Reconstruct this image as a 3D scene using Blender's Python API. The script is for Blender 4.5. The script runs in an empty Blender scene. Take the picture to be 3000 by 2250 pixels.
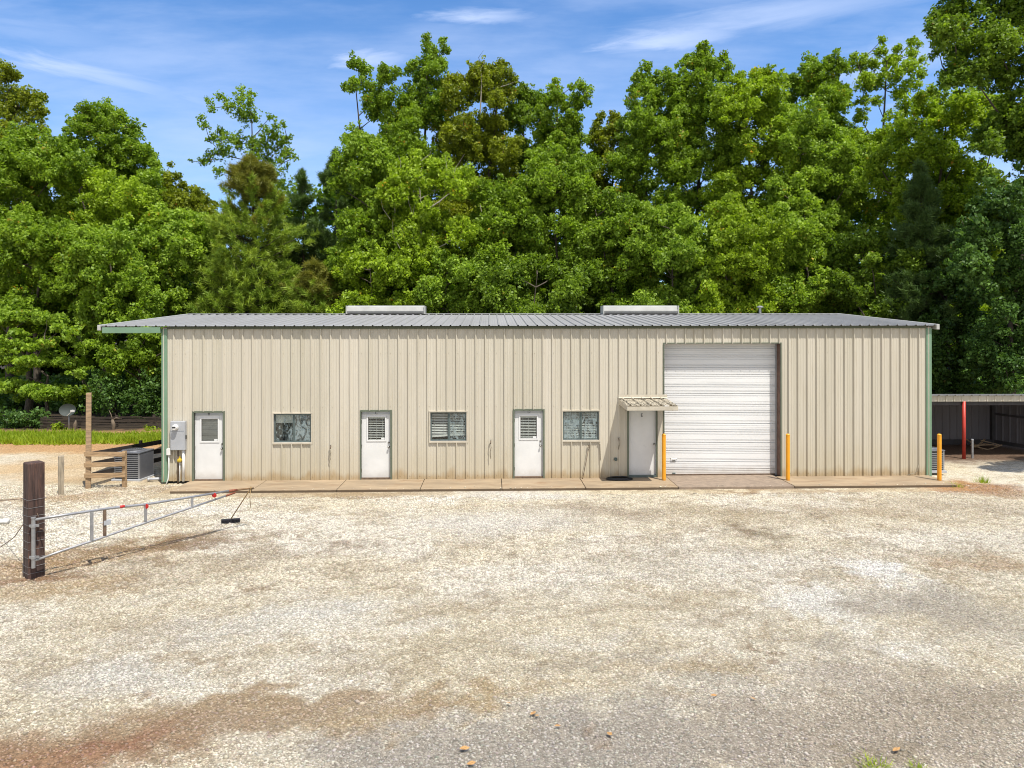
import bpy, bmesh, math, random
import numpy as np
from mathutils import Vector, Matrix

random.seed(7)
rng = np.random.default_rng(11)
scene = bpy.context.scene
COL = scene.collection
PI = math.pi

# ------------------------------------------------------------------ site survey
# The camera stands 4.76 m up at the origin and looks along +Y; the helpers turn
# sightings taken from it into places on the site.
F, H, ROLL = 2080.0, 4.76, 0.0013
def at(u, v, Y):
    return Vector(((u - 1500) / F * Y, Y, H - (v + ROLL * (u - 1500) - 968) / F * Y))
def gr(u, v, z=0.0):
    Y = F * (H - z) / (v + ROLL * (u - 1500) - 968)
    return Vector(((u - 1500) / F * Y, Y, z))
TH = math.radians(1.76)
BX, BY = -10.96, 22.25
def site(s, y, z=0.0):          # building frame -> world
    return Vector((BX + s * math.cos(TH) - y * math.sin(TH), BY + s * math.sin(TH) + y * math.cos(TH), z))

# ------------------------------------------------------------------ materials
def nt(name):
    m = bpy.data.materials.new(name); m.use_nodes = True
    n = m.node_tree; n.nodes.clear()
    o = n.nodes.new('ShaderNodeOutputMaterial')
    return m, n, o
def N(n, typ, **kw):
    x = n.nodes.new(typ)
    for k, v in kw.items():
        if k in x.inputs: x.inputs[k].default_value = v
        else: setattr(x, k, v)
    return x
def math_n(n, op, a, b=None, clamp=False):
    x = n.nodes.new('ShaderNodeMath'); x.operation = op; x.use_clamp = clamp
    for i, q in enumerate((a, b)):
        if q is None: continue
        if hasattr(q, 'links') or hasattr(q, 'is_linked'): n.links.new(q, x.inputs[i])
        else: x.inputs[i].default_value = q
    return x.outputs[0]
def mix_n(n, f, a, b, blend='MIX'):
    x = n.nodes.new('ShaderNodeMix'); x.data_type = 'RGBA'; x.blend_type = blend
    for s, q in ((0, f), (6, a), (7, b)):
        if hasattr(q, 'is_linked'): n.links.new(q, x.inputs[s])
        elif s == 0: x.inputs[0].default_value = q
        else: x.inputs[s].default_value = (*q, 1) if len(q) == 3 else q
    return x.outputs[2]
def ramp(n, x, lo, hi):
    r = n.nodes.new('ShaderNodeMapRange'); r.interpolation_type = 'SMOOTHSTEP'
    n.links.new(x, r.inputs[0]); r.inputs[1].default_value = lo; r.inputs[2].default_value = hi
    return r.outputs[0]
def coords(n, scale=(1, 1, 1), kind='Object'):
    t = n.nodes.new('ShaderNodeTexCoord'); mp = n.nodes.new('ShaderNodeMapping')
    n.links.new(t.outputs[kind], mp.inputs[0]); mp.inputs['Scale'].default_value = scale
    return mp.outputs[0]
def noise(n, vec, scale, detail=4, rough=.6):
    x = N(n, 'ShaderNodeTexNoise', Scale=scale, Detail=detail, Roughness=rough)
    n.links.new(vec, x.inputs['Vector']); return x.outputs[0]
def mat(name, col, rough=.6, metal=0.0, var=.2, vs=3.0, stretch=(1, 1, 1), col2=None, bump=0.0, bs=40.0, spec=.5, c2f=(.5, .75)):
    m, n, o = nt(name)
    p = N(n, 'ShaderNodeBsdfPrincipled', Roughness=rough, Metallic=metal)
    p.inputs['Specular IOR Level'].default_value = spec
    vec = coords(n, stretch)
    f = noise(n, vec, vs, 5)
    lo = tuple(c * (1 - var) for c in col); hi = tuple(min(1, c * (1 + var)) for c in col)
    c = mix_n(n, ramp(n, f, .3, .7), lo, hi)
    if col2:
        f2 = noise(n, vec, vs * 1.7 + .31, 6, .65)
        c = mix_n(n, ramp(n, f2, *c2f), c, col2)
    n.links.new(c, p.inputs['Base Color'])
    if bump:
        b = N(n, 'ShaderNodeBump', Strength=bump, Distance=.02)
        n.links.new(noise(n, vec, bs, 4), b.inputs['Height']); n.links.new(b.outputs[0], p.inputs['Normal'])
    n.links.new(p.outputs[0], o.inputs[0])
    return m

def wall_mat():
    m, n, o = nt('beige_wall_panel')
    p = N(n, 'ShaderNodeBsdfPrincipled', Roughness=.5)
    p.inputs['Specular IOR Level'].default_value = .35
    v = coords(n); vs = coords(n, (1, 1, .06))
    c = mix_n(n, ramp(n, noise(n, vs, 2.2, 5), .3, .7), (.505, .468, .385), (.572, .532, .448))
    c = mix_n(n, math_n(n, 'MULTIPLY', ramp(n, noise(n, vs, 16, 4), .52, .75), .35), c, (.42, .36, .25))
    sp = n.nodes.new('ShaderNodeSeparateXYZ'); n.links.new(v, sp.inputs[0])
    # mud splashed up from the slab, uneven along the wall
    hgt = math_n(n, 'ADD', sp.outputs[2], math_n(n, 'MULTIPLY', noise(n, coords(n, (1, 1, .3)), 2.5, 6), -.75))
    splash = math_n(n, 'SUBTRACT', 1.0, ramp(n, hgt, -.30, .0))
    c = mix_n(n, math_n(n, 'MULTIPLY', splash, .62), c, (.33, .20, .075))
    algae = math_n(n, 'SUBTRACT', 1.0, ramp(n, math_n(n, 'ADD', sp.outputs[2], math_n(n, 'MULTIPLY', noise(n, vs, 6, 5), -1.6)), -.6, .8))
    c = mix_n(n, math_n(n, 'MULTIPLY', algae, .22), c, (.40, .33, .17))
    # each three foot sheet has faded a little differently
    wn = N(n, 'ShaderNodeTexWhiteNoise', noise_dimensions='1D'); n.links.new(math_n(n, 'FLOOR', math_n(n, 'DIVIDE', sp.outputs[0], .9144)), wn.inputs['W'])
    pt = n.nodes.new('ShaderNodeMix'); pt.data_type = 'RGBA'; pt.blend_type = 'MIX'; n.links.new(wn.outputs['Value'], pt.inputs[0]); pt.inputs[6].default_value = (.93, .925, .90, 1); pt.inputs[7].default_value = (1.03, 1.02, 1.02, 1)
    c = mix_n(n, 1.0, c, pt.outputs[2], 'MULTIPLY')
    n.links.new(c, p.inputs['Base Color'])
    b = N(n, 'ShaderNodeBump', Strength=.3, Distance=.03)
    n.links.new(noise(n, coords(n, (1, 1, .25)), 3.0, 3), b.inputs['Height']); n.links.new(b.outputs[0], p.inputs['Normal'])
    n.links.new(p.outputs[0], o.inputs[0]); return m

def leaf_mat(name, a, b, c=None, transl=.4):
    m, n, o = nt(name)
    at_ = N(n, 'ShaderNodeAttribute', attribute_name='tone')
    sp = n.nodes.new('ShaderNodeSeparateColor'); n.links.new(at_.outputs['Color'], sp.inputs[0])
    col = mix_n(n, sp.outputs[0], a, b)
    if c: col = mix_n(n, ramp(n, sp.outputs[1], .955, 1.01), col, c)
    p = N(n, 'ShaderNodeBsdfPrincipled', Roughness=.5)
    p.inputs['Specular IOR Level'].default_value = .28
    n.links.new(col, p.inputs['Base Color'])
    t = n.nodes.new('ShaderNodeBsdfTranslucent')
    tc = mix_n(n, 1.0, col, (1.25, 1.3, .55), 'MULTIPLY')
    n.links.new(tc, t.inputs[0])
    mx = N(n, 'ShaderNodeMixShader'); mx.inputs[0].default_value = transl
    n.links.new(p.outputs[0], mx.inputs[1]); n.links.new(t.outputs[0], mx.inputs[2])
    n.links.new(mx.outputs[0], o.inputs[0]); return m

def glass_mat():
    m, n, o = nt('window_glass')
    t = N(n, 'ShaderNodeBsdfTransparent', Color=(.93, .95, .94, 1))
    g = N(n, 'ShaderNodeBsdfGlossy', Roughness=.03)
    fr = N(n, 'ShaderNodeLayerWeight', Blend=.5)
    mx = N(n, 'ShaderNodeMixShader')
    n.links.new(math_n(n, 'ADD', math_n(n, 'MULTIPLY', math_n(n, 'POWER', fr.outputs['Facing'], 4.0), .6), .07), mx.inputs[0])
    n.links.new(t.outputs[0], mx.inputs[1]); n.links.new(g.outputs[0], mx.inputs[2])
    n.links.new(mx.outputs[0], o.inputs[0]); return m
def film_mat(name, seed, lo, hi):       # crazed reflective film peeling off the glass
    m, n, o = nt(name)
    v = coords(n, (1.5, 1, .8))
    w = N(n, 'ShaderNodeTexNoise', Scale=4.5, Detail=7, Roughness=.68, Distortion=1.6)
    mp = n.nodes.new('ShaderNodeVectorMath'); mp.inputs[1].default_value = (seed, seed * .7, seed * .3)
    n.links.new(v, mp.inputs[0]); n.links.new(mp.outputs[0], w.inputs['Vector'])
    f = ramp(n, w.outputs[0], lo, hi)
    d = N(n, 'ShaderNodeBsdfPrincipled', Roughness=.25)
    d.inputs['Base Color'].default_value = (.45, .52, .56, 1)
    t = N(n, 'ShaderNodeBsdfTransparent', Color=(.95, .97, .96, 1))
    mx = N(n, 'ShaderNodeMixShader')
    n.links.new(math_n(n, 'MULTIPLY', f, .85), mx.inputs[0]); n.links.new(t.outputs[0], mx.inputs[1]); n.links.new(d.outputs[0], mx.inputs[2])
    n.links.new(mx.outputs[0], o.inputs[0]); return m

M = {}
M['wall'] = wall_mat()
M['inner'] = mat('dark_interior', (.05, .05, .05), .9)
M['green'] = mat('green_trim', (.16, .265, .175), .45, var=.08, vs=1.5, col2=(.20, .29, .21))
M['eave'] = mat('shaded_eave_trim', (.085, .095, .055), .55, var=.1)  # same green as the corner trim, darkened to olive for roof-edge shade
M['roof'] = mat('galvalume_roof', (.30, .295, .29), .5, .05, var=.10, vs=.8, stretch=(1, .15, 1), col2=(.22, .22, .222), c2f=(.55, .85))
M['vent'] = mat('ridge_vent_metal', (.42, .42, .395), .5, .1, var=.1, vs=2, col2=(.45, .38, .28), c2f=(.62, .85))
M['white'] = mat('white_door_paint', (.69, .69, .68), .4, var=.04, vs=2, col2=(.50, .50, .50), c2f=(.6, .9))
M['roller'] = mat('white_roller_slats', (.73, .73, .725), .42, var=.05, vs=1.2, stretch=(.4, 1, 2), col2=(.53, .53, .53), c2f=(.6, .9))
M['frame'] = mat('door_frame_green_grey', (.115, .135, .095), .5, var=.12)
M['bronze'] = mat('bronze_window_frame', (.115, .15, .145), .4, .3, var=.15)
M['alu'] = mat('aluminium_frame', (.42, .43, .44), .4, .5, var=.1)
M['trim'] = mat('beige_trim', (.50, .45, .36), .5, var=.1, vs=4, col2=(.36, .27, .16), c2f=(.6, .85))
M['slat'] = mat('white_blind_slat', (.74, .73, .70), .5, var=.04)
M['gslat'] = mat('grey_blind_slat', (.27, .27, .27), .55, var=.08, vs=6)
M['glass'] = glass_mat()
M['film1'] = film_mat('peeling_film_heavy', 3.1, .36, .58)
M['film2'] = film_mat('peeling_film_light', 7.7, .43, .64)
M['film3'] = film_mat('peeling_film_patchy', 12.3, .42, .60)
M['film4'] = film_mat('peeling_film_thin', 21.9, .48, .66)
M['chrome'] = mat('door_hardware_metal', (.30, .29, .27), .3, .8, var=.1)
M['black'] = mat('black_lettering', (.03, .03, .03), .6)
M['grey_letter'] = mat('grey_lettering', (.16, .16, .17), .6)
M['rustjamb'] = mat('rusty_jamb', (.15, .085, .06), .7, var=.3, vs=5)
M['awning'] = mat('stained_awning_metal', (.44, .39, .30), .5, var=.2, vs=3.5, col2=(.09, .08, .06), stretch=(5, .5, 1), c2f=(.44, .60))
M['concrete'] = mat('stained_concrete', (.295, .222, .142), .85, var=.2, vs=1.1, col2=(.24, .155, .085), bump=.2, bs=30, stretch=(.7, 1.6, 1))
def slab_mat():
    m = M['concrete']; n = m.node_tree; p = next(x for x in n.nodes if x.type == 'BSDF_PRINCIPLED'); src = p.inputs['Base Color'].links[0].from_socket
    v = coords(n); sp = n.nodes.new('ShaderNodeSeparateXYZ'); n.links.new(v, sp.inputs[0])
    h = math_n(n, 'ADD', sp.outputs[2], math_n(n, 'MULTIPLY', math_n(n, 'SUBTRACT', noise(n, v, 6, 4), .5), .03))
    d = math_n(n, 'SUBTRACT', 1.0, ramp(n, h, .030, .052))      # soil clinging to the front edge
    n.links.new(mix_n(n, math_n(n, 'MULTIPLY', d, .85), src, (.075, .05, .03)), p.inputs['Base Color'])
slab_mat()
def grime(key, z0, z1, amt, col, wob, chips=None):
    m = M[key]; n = m.node_tree; p = next(x for x in n.nodes if x.type == 'BSDF_PRINCIPLED'); src = p.inputs['Base Color'].links[0].from_socket
    v = coords(n); sp = n.nodes.new('ShaderNodeSeparateXYZ'); n.links.new(v, sp.inputs[0])
    h = math_n(n, 'ADD', sp.outputs[2], math_n(n, 'MULTIPLY', math_n(n, 'SUBTRACT', noise(n, v, 5, 5), .5), wob))
    d = math_n(n, 'SUBTRACT', 1.0, ramp(n, h, z0, z1)); c = mix_n(n, math_n(n, 'MULTIPLY', d, amt), src, col)
    if chips: c = mix_n(n, math_n(n, 'MULTIPLY', ramp(n, noise(n, v, 14, 4), .66, .72), chips), c, col)
    n.links.new(c, p.inputs['Base Color'])
M['rough_concrete'] = mat('rough_concrete', (.25, .192, .142), .95, var=.15, vs=5, col2=(.19, .145, .11), bump=.6, bs=38)
M['joint'] = mat('joint_dirt', (.10, .075, .05), .95)
M['yellow'] = mat('yellow_bollard_paint', (.78, .335, .014), .45, var=.07, vs=3, col2=(.50, .24, .03), c2f=(.66, .9))
M['meter'] = mat('grey_enclosure_paint', (.40, .41, .43), .45, .1, var=.06)
M['pvc'] = mat('white_pvc', (.70, .69, .66), .4, var=.06, col2=(.48, .42, .33), vs=5, c2f=(.62, .85))
M['gpvc'] = mat('grey_pvc', (.42, .43, .45), .45, var=.08)
M['rustpipe'] = mat('brown_pipe', (.13, .085, .055), .7, var=.3, vs=12)
M['yplastic'] = mat('yellow_valve', (.50, .36, .03), .5, var=.1)
M['ac'] = mat('grey_ac_paint', (.16, .165, .185), .45, .3, var=.1)
M['acdark'] = mat('ac_coil_dark', (.06, .062, .068), .7, var=.3, vs=30)
M['acfin'] = mat('ac_louver', (.30, .305, .32), .4, .4, var=.1)
M['darkwood'] = mat('creosoted_post', (.066, .037, .029), .85, var=.5, vs=6, stretch=(3, 3, .25), col2=(.17, .075, .045), bump=.8, bs=22, c2f=(.5, .8))
M['blackwood'] = mat('stained_shaded_rail', (.032, .024, .02), .8, var=.3, vs=5, bump=.4)  # dark stain plus the building's shadow on the rails, both in the colour
M['oldwood'] = mat('weathered_wood', (.33, .225, .13), .85, var=.3, vs=5, stretch=(.5, .5, 4), col2=(.22, .17, .12), bump=.6, bs=30)
M['railwood'] = mat('weathered_rail', (.38, .255, .14), .85, var=.3, vs=5, stretch=(.4, 1, 5), col2=(.26, .15, .08), bump=.6, bs=30)
M['greywood'] = mat('grey_weathered_wood', (.30, .25, .18), .9, var=.3, vs=5, stretch=(3, 3, .4), bump=.6, bs=30)
M['galv'] = mat('galvanised_pipe', (.34, .34, .345), .42, .55, var=.15, vs=8, col2=(.33, .31, .29), c2f=(.58, .8))
M['red'] = mat('red_reflector', (.50, .018, .015), .35, var=.1)
M['rust'] = mat('rusty_red_tip', (.24, .075, .035), .7, var=.4, vs=12)
M['brownpipe'] = mat('brown_pole', (.19, .11, .05), .7, var=.3, vs=9)
M['wire'] = mat('fence_wire', (.26, .25, .24), .5, .6, var=.2)
M['brush'] = mat('black_bristles', (.018, .018, .024), .8, var=.3, vs=40)
M['stick'] = mat('broom_stick', (.26, .17, .07), .7, var=.2)
M['redpost'] = mat('red_post_paint', (.42, .035, .022), .5, var=.15, vs=3, col2=(.30, .03, .02))
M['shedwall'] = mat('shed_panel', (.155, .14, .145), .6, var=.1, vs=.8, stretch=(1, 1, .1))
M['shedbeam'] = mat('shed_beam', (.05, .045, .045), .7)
M['dish'] = mat('satellite_dish_grey', (.036, .046, .042), .7, .0, var=.1)
M['hose'] = mat('black_hose', (.012, .012, .012), .5)
M['plank'] = mat('old_plank_sun_flecks', (.045, .033, .024), .9, var=.5, vs=4, stretch=(.3, 1, 4), col2=(.13, .08, .04), c2f=(.55, .75))  # woodland shade and tan sun flecks are put into the plank colour
M['bark'] = mat('tree_bark', (.085, .068, .05), .95, var=.35, vs=6, stretch=(2, 2, .5), bump=.6)
M['greybark'] = mat('weathered_grey_bark', (.15, .115, .08), .9, var=.3, vs=6, bump=.5)
M['palebark'] = mat('pale_bark', (.30, .27, .21), .9, var=.3, vs=6, stretch=(2, 2, .5))
M['deadtwig'] = mat('dead_needles', (.20, .10, .035), .9, var=.4)

grime('white', .05, .42, .45, (.40, .35, .29), .35)
grime('roller', .05, .45, .5, (.45, .38, .30), .4)
grime('yellow', -.02, .10, .7, (.22, .13, .05), .1, .7)
LA = dict(transl=.42)
M['leaf_mid'] = leaf_mat('leaves_mid_green', (0.085, 0.161, 0.010), (0.312, 0.450, 0.038), (0.551, 0.295, 0.041), **LA)
M['leaf_yellow'] = leaf_mat('leaves_yellow_green', (0.121, 0.200, 0.010), (0.411, 0.553, 0.037), (0.693, 0.343, 0.040), **LA)
M['leaf_dark'] = leaf_mat('leaves_dark_green', (0.060, 0.121, 0.011), (0.254, 0.371, 0.034), (0.371, 0.224, 0.043), **LA)
M['leaf_pale'] = leaf_mat('leaves_fresh_green', (0.118, 0.211, 0.017), (0.382, 0.529, 0.056), (0.554, 0.419, 0.067), **LA)
M['leaf_olive'] = leaf_mat('leaves_olive_green', (0.084, 0.127, 0.007), (0.337, 0.382, 0.028), (0.577, 0.209, 0.040), **LA)
M['leaf_deep'] = leaf_mat('leaves_deep_shade_green', (0.031, 0.079, 0.017), (0.131, 0.240, 0.041), (0.180, 0.162, 0.045), transl=.3)  # green darkened to stand in for shade under the overhanging canopy
M['needle'] = leaf_mat('pine_needles', (0.151, 0.254, 0.028), (0.335, 0.428, 0.046), (0.393, 0.228, 0.040), transl=.25)
M['needle_brown'] = leaf_mat('browned_pine_needles', (.135, .160, .025), (.260, .240, .035), (.40, .17, .035), transl=.25)
M['needle_blue'] = leaf_mat('dark_pine_needles', (.060, .115, .030), (.130, .205, .050), (.16, .13, .04), transl=.25)
M['grass'] = leaf_mat('grass_blades', (.22, .32, .016), (.40, .48, .04), (.34, .27, .08), transl=.4)

# ------------------------------------------------------------------ mesh builder
class MB:
    def __init__(s): s.v, s.f = [], []
    def add(s, vs, fs):
        k = len(s.v); s.v += [tuple(p) for p in vs]; s.f += [tuple(i + k for i in q) for q in fs]; return s
    def quad(s, a, b, c, d): return s.add([a, b, c, d], [(0, 1, 2, 3)])
    def box(s, x0, x1, y0, y1, z0, z1):
        return s.add([(x0, y0, z0), (x1, y0, z0), (x1, y1, z0), (x0, y1, z0), (x0, y0, z1), (x1, y0, z1), (x1, y1, z1), (x0, y1, z1)],
                     [(3, 2, 1, 0), (4, 5, 6, 7), (0, 1, 5, 4), (1, 2, 6, 5), (2, 3, 7, 6), (3, 0, 4, 7)])
    def obox(s, c, ax, ay, az):      # centre and three half-axis vectors
        c, ax, ay, az = map(Vector, (c, ax, ay, az)); vs = []
        for k in (-1, 1):
            for i, j in ((-1, -1), (1, -1), (1, 1), (-1, 1)): vs.append(c + ax * i + ay * j + az * k)
        return s.add(vs, [(3, 2, 1, 0), (4, 5, 6, 7), (0, 1, 5, 4), (1, 2, 6, 5), (2, 3, 7, 6), (3, 0, 4, 7)])
    def beam(s, a, b, w, h, up=(0, 0, 1)):   # board from a to b, w across, h along up
        a, b = Vector(a), Vector(b); d = (b - a); L = d.length; d.normalize()
        sd = d.cross(Vector(up)).normalized(); u = sd.cross(d).normalized()
        return s.obox((a + b) / 2, d * L / 2, sd * w / 2, u * h / 2)
    def tube(s, pts, r, n=8, cap=True):
        pts = [Vector(p) for p in pts]; rs = r if isinstance(r, (list, tuple)) else [r] * len(pts)
        rings = []; prev = None
        for i, p in enumerate(pts):
            d = (pts[min(i + 1, len(pts) - 1)] - pts[max(i - 1, 0)])
            if d.length < 1e-9: d = Vector((0, 0, 1))
            d.normalize()
            if prev is None:
                a = d.orthogonal().normalized()
            else:
                a = prev - d * prev.dot(d)
                a = a.normalized() if a.length > 1e-6 else d.orthogonal().normalized()
            prev = a; b = d.cross(a)
            rings.append([p + (a * math.cos(t) + b * math.sin(t)) * rs[i] for t in [2 * PI * k / n for k in range(n)]])
        vs = [q for R in rings for q in R]; fs = []
        for i in range(len(pts) - 1):
            for k in range(n):
                fs.append((i * n + k, i * n + (k + 1) % n, (i + 1) * n + (k + 1) % n, (i + 1) * n + k))
        if cap:
            fs.append(tuple(range(n - 1, -1, -1))); fs.append(tuple((len(pts) - 1) * n + k for k in range(n)))
        return s.add(vs, fs)
    def lathe(s, c, prof, n=20, axis='z'):
        vs, fs = [], []
        for r, z in prof:
            for k in range(n):
                t = 2 * PI * k / n
                p = (r * math.cos(t), r * math.sin(t), z)
                if axis == 'y': p = (p[0], p[2], p[1])
                vs.append((c[0] + p[0], c[1] + p[1], c[2] + p[2]))
        for i in range(len(prof) - 1):
            for k in range(n):
                fs.append((i * n + k, i * n + (k + 1) % n, (i + 1) * n + (k + 1) % n, (i + 1) * n + k))
        fs.append(tuple(range(n - 1, -1, -1))); fs.append(tuple((len(prof) - 1) * n + k for k in range(n)))
        return s.add(vs, fs)
    def build(s, name, m, parent=None, off=None, smooth=False, bevel=0.0, fix=True):
        me = bpy.data.meshes.new(name)
        vs = s.v if off is None else [(a - off[0], b - off[1], c - off[2]) for a, b, c in s.v]
        me.from_pydata(vs, [], s.f)
        if fix:
            bm = bmesh.new(); bm.from_mesh(me); bmesh.ops.recalc_face_normals(bm, faces=bm.faces[:]); bm.to_mesh(me); bm.free()
        if smooth: me.shade_smooth()
        me.materials.append(m)
        o = bpy.data.objects.new(name, me); COL.objects.link(o)
        if parent: o.parent = parent
        if bevel:
            b = o.modifiers.new('bevel', 'BEVEL'); b.width = bevel; b.segments = 2; b.limit_method = 'ANGLE'
        return o
def thing(name, label, cat, loc=(0, 0, 0), rz=0.0, group=None):
    o = bpy.data.objects.new(name, None); COL.objects.link(o); o.empty_display_size = .3
    o.location = loc; o.rotation_euler = (0, 0, rz); o['label'] = label; o['category'] = cat
    if group: o['group'] = group
    return o
def tag(o, label=None, cat=None, group=None, kind=None):
    for k, v in (('label', label), ('category', cat), ('group', group), ('kind', kind)):
        if v: o[k] = v
    return o
def np_mesh(name, verts, faces_n, m, tone=None, parent=None):   # verts (k*n,3): n-sided loose faces
    k = len(verts) // faces_n
    me = bpy.data.meshes.new(name)
    me.vertices.add(len(verts)); me.vertices.foreach_set('co', np.ascontiguousarray(verts, np.float32).ravel())
    me.loops.add(len(verts)); me.loops.foreach_set('vertex_index', np.arange(len(verts), dtype=np.int32))
    me.polygons.add(k); me.polygons.foreach_set('loop_start', np.arange(0, len(verts), faces_n, dtype=np.int32))
    me.update(calc_edges=True)
    if tone is not None:
        a = me.attributes.new('tone', 'FLOAT_COLOR', 'POINT')
        t = np.ones((len(verts), 4), np.float32); t[:, :tone.shape[1]] = np.repeat(tone, faces_n, 0)
        a.data.foreach_set('color', t.ravel())
    me.materials.append(m)
    o = bpy.data.objects.new(name, me); COL.objects.link(o)
    if parent: o.parent = parent
    return o

# ------------------------------------------------------------------ camera, sun, sky
cam = bpy.data.objects.new('camera', bpy.data.cameras.new('camera')); COL.objects.link(cam)
cam.location = (0, 0, H); cam.rotation_euler = (PI / 2, ROLL, 0)
cam.data.sensor_width = 36; cam.data.lens = 36 * F / 3000; cam.data.shift_y = -(1125 - 968) / 3000
cam.data.clip_end = 3000; scene.camera = cam
scene.render.resolution_x, scene.render.resolution_y = 1024, 768
scene.cycles.pixel_filter_type = 'BLACKMAN_HARRIS'; scene.cycles.filter_width = 1.05
cy_ = scene.cycles; cy_.max_bounces = 8; cy_.diffuse_bounces = 3; cy_.glossy_bounces = 3; cy_.transmission_bounces = 4; cy_.transparent_max_bounces = 12
sv = Vector((.257, -.385, 1.0)); sv = Matrix.Rotation(TH, 3, 'Z') @ sv; sv.normalize()
ELEV = math.asin(sv.z); AZ = math.atan2(sv.x, sv.y)
sun = bpy.data.objects.new('sun', bpy.data.lights.new('sun', 'SUN')); COL.objects.link(sun)
sun.data.energy = 4.3; sun.data.angle = math.radians(.5); sun.data.color = (1, .955, .87)
sun.rotation_euler = sv.to_track_quat('Z', 'Y').to_euler(); sun.location = sv * 200
w = bpy.data.worlds.new('World'); scene.world = w; w.use_nodes = True
n = w.node_tree; n.nodes.clear()
sky = N(n, 'ShaderNodeTexSky', sky_type='NISHITA'); sky.sun_disc = False
sky.sun_elevation = ELEV; sky.sun_rotation = AZ; sky.altitude = 200; sky.air_density = 1.0; sky.dust_density = .6; sky.ozone_density = 2.2
tc = n.nodes.new('ShaderNodeTexCoord'); sp = n.nodes.new('ShaderNodeSeparateXYZ'); n.links.new(tc.outputs['Generated'], sp.inputs[0])
den = math_n(n, 'MAXIMUM', sp.outputs[1], .02)
ca = math_n(n, 'DIVIDE', sp.outputs[0], den); cb = math_n(n, 'DIVIDE', sp.outputs[2], den)
cv = n.nodes.new('ShaderNodeCombineXYZ'); n.links.new(ca, cv.inputs[0]); n.links.new(cb, cv.inputs[1])
def cloud(u, v, ru, rv, rot, amt, seed):
    mp = n.nodes.new('ShaderNodeMapping'); mp.vector_type = 'TEXTURE'
    n.links.new(cv.outputs[0], mp.inputs[0])
    mp.inputs['Location'].default_value = ((u - 1500) / F, (968 - v) / F, 0)
    mp.inputs['Rotation'].default_value = (0, 0, math.radians(rot)); mp.inputs['Scale'].default_value = (ru / F, rv / F, 1)
    nz = N(n, 'ShaderNodeTexNoise', Scale=1.5, Detail=7, Roughness=.6, Distortion=.6); nz.noise_dimensions = '3D'
    ad = n.nodes.new('ShaderNodeVectorMath'); ad.inputs[1].default_value = (seed, seed * 2.3, 0)
    n.links.new(mp.outputs[0], ad.inputs[0]); n.links.new(ad.outputs[0], nz.inputs['Vector'])
    ln = n.nodes.new('ShaderNodeVectorMath'); ln.operation = 'LENGTH'
    sc_ = n.nodes.new('ShaderNodeVectorMath'); sc_.operation = 'MULTIPLY_ADD'
    n.links.new(nz.outputs['Color'], sc_.inputs[0]); sc_.inputs[1].default_value = (1.2, 1.3, 0)
    sb = n.nodes.new('ShaderNodeVectorMath'); sb.operation = 'SUBTRACT'; sb.inputs[1].default_value = (.6, .65, 0)
    n.links.new(mp.outputs[0], sb.inputs[0]); n.links.new(sb.outputs[0], sc_.inputs[2]); n.links.new(sc_.outputs[0], ln.inputs[0])
    g = math_n(n, 'SUBTRACT', 1.0, ramp(n, ln.outputs['Value'], .0, 1.2))
    f = math_n(n, 'MULTIPLY', g, math_n(n, 'ADD', math_n(n, 'MULTIPLY', nz.outputs[0], 1.0), .35))
    return math_n(n, 'MULTIPLY', f, amt)
cl = None
for i, a in enumerate([(240, 205, 420, 45, -13, .75, 1.2), (120, 95, 560, 70, -8, .32, 4.4), (620, 310, 420, 70, -9, .42, 7.1), (880, 380, 300, 60, -4, .34, 9.3),
                       (1410, 48, 190, 36, 2, .75, 12.7), (1080, 175, 170, 42, 4, .78, 15.9), (1960, 115, 300, 60, 7, .85, 18.2), (2300, 40, 640, 70, 9, .6, 21.4),
                       (2640, 170, 300, 110, 14, .62, 24.6), (2730, 300, 220, 60, 5, .45, 27.1), (1000, 280, 260, 60, 0, .28, 30.2)]):
    c = cloud(*a); cl = c if cl is None else math_n(n, 'MAXIMUM', cl, c)
gn = N(n, 'ShaderNodeTexNoise', Scale=2.2, Detail=6, Roughness=.6)
gm = n.nodes.new('ShaderNodeMapping'); gm.inputs['Scale'].default_value = (1, 4.5, 1); gm.inputs['Rotation'].default_value = (0, 0, .12)
n.links.new(cv.outputs[0], gm.inputs[0]); n.links.new(gm.outputs[0], gn.inputs['Vector'])
cl = math_n(n, 'MAXIMUM', cl, math_n(n, 'ADD', math_n(n, 'MULTIPLY', ramp(n, gn.outputs[0], .36, .75), .36), math_n(n, 'MULTIPLY', math_n(n, 'SUBTRACT', 1.0, ramp(n, cb, .12, .50)), .30)))
front = math_n(n, 'GREATER_THAN', sp.outputs[1], .1)
cl = math_n(n, 'MULTIPLY', cl, front, True)
# unseen warm white cloud, added behind the camera as fill for the shaded wall
bn = N(n, 'ShaderNodeTexNoise', Scale=2.6, Detail=5, Roughness=.55); n.links.new(tc.outputs['Generated'], bn.inputs['Vector'])
back = math_n(n, 'MULTIPLY', ramp(n, bn.outputs[0], .30, .62), ramp(n, math_n(n, 'MULTIPLY', sp.outputs[1], -1.0), -.02, .35))
tint = mix_n(n, 1.0, sky.outputs[0], (.84, 1.30, 1.72), 'MULTIPLY')
bgc = mix_n(n, cl, tint, (6.0, 7.2, 9.9))
bgc = mix_n(n, math_n(n, 'MULTIPLY', back, .9), bgc, (9.4, 8.5, 7.3))
bg = N(n, 'ShaderNodeBackground', Strength=.085); n.links.new(bgc, bg.inputs[0])
wo = n.nodes.new('ShaderNodeOutputWorld'); n.links.new(bg.outputs[0], wo.inputs[0])
vs_ = scene.view_settings; vs_.view_transform = 'Standard'; vs_.look = 'None'; vs_.gamma = 1; vs_.exposure = .5; vs_.use_curve_mapping = False

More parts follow.
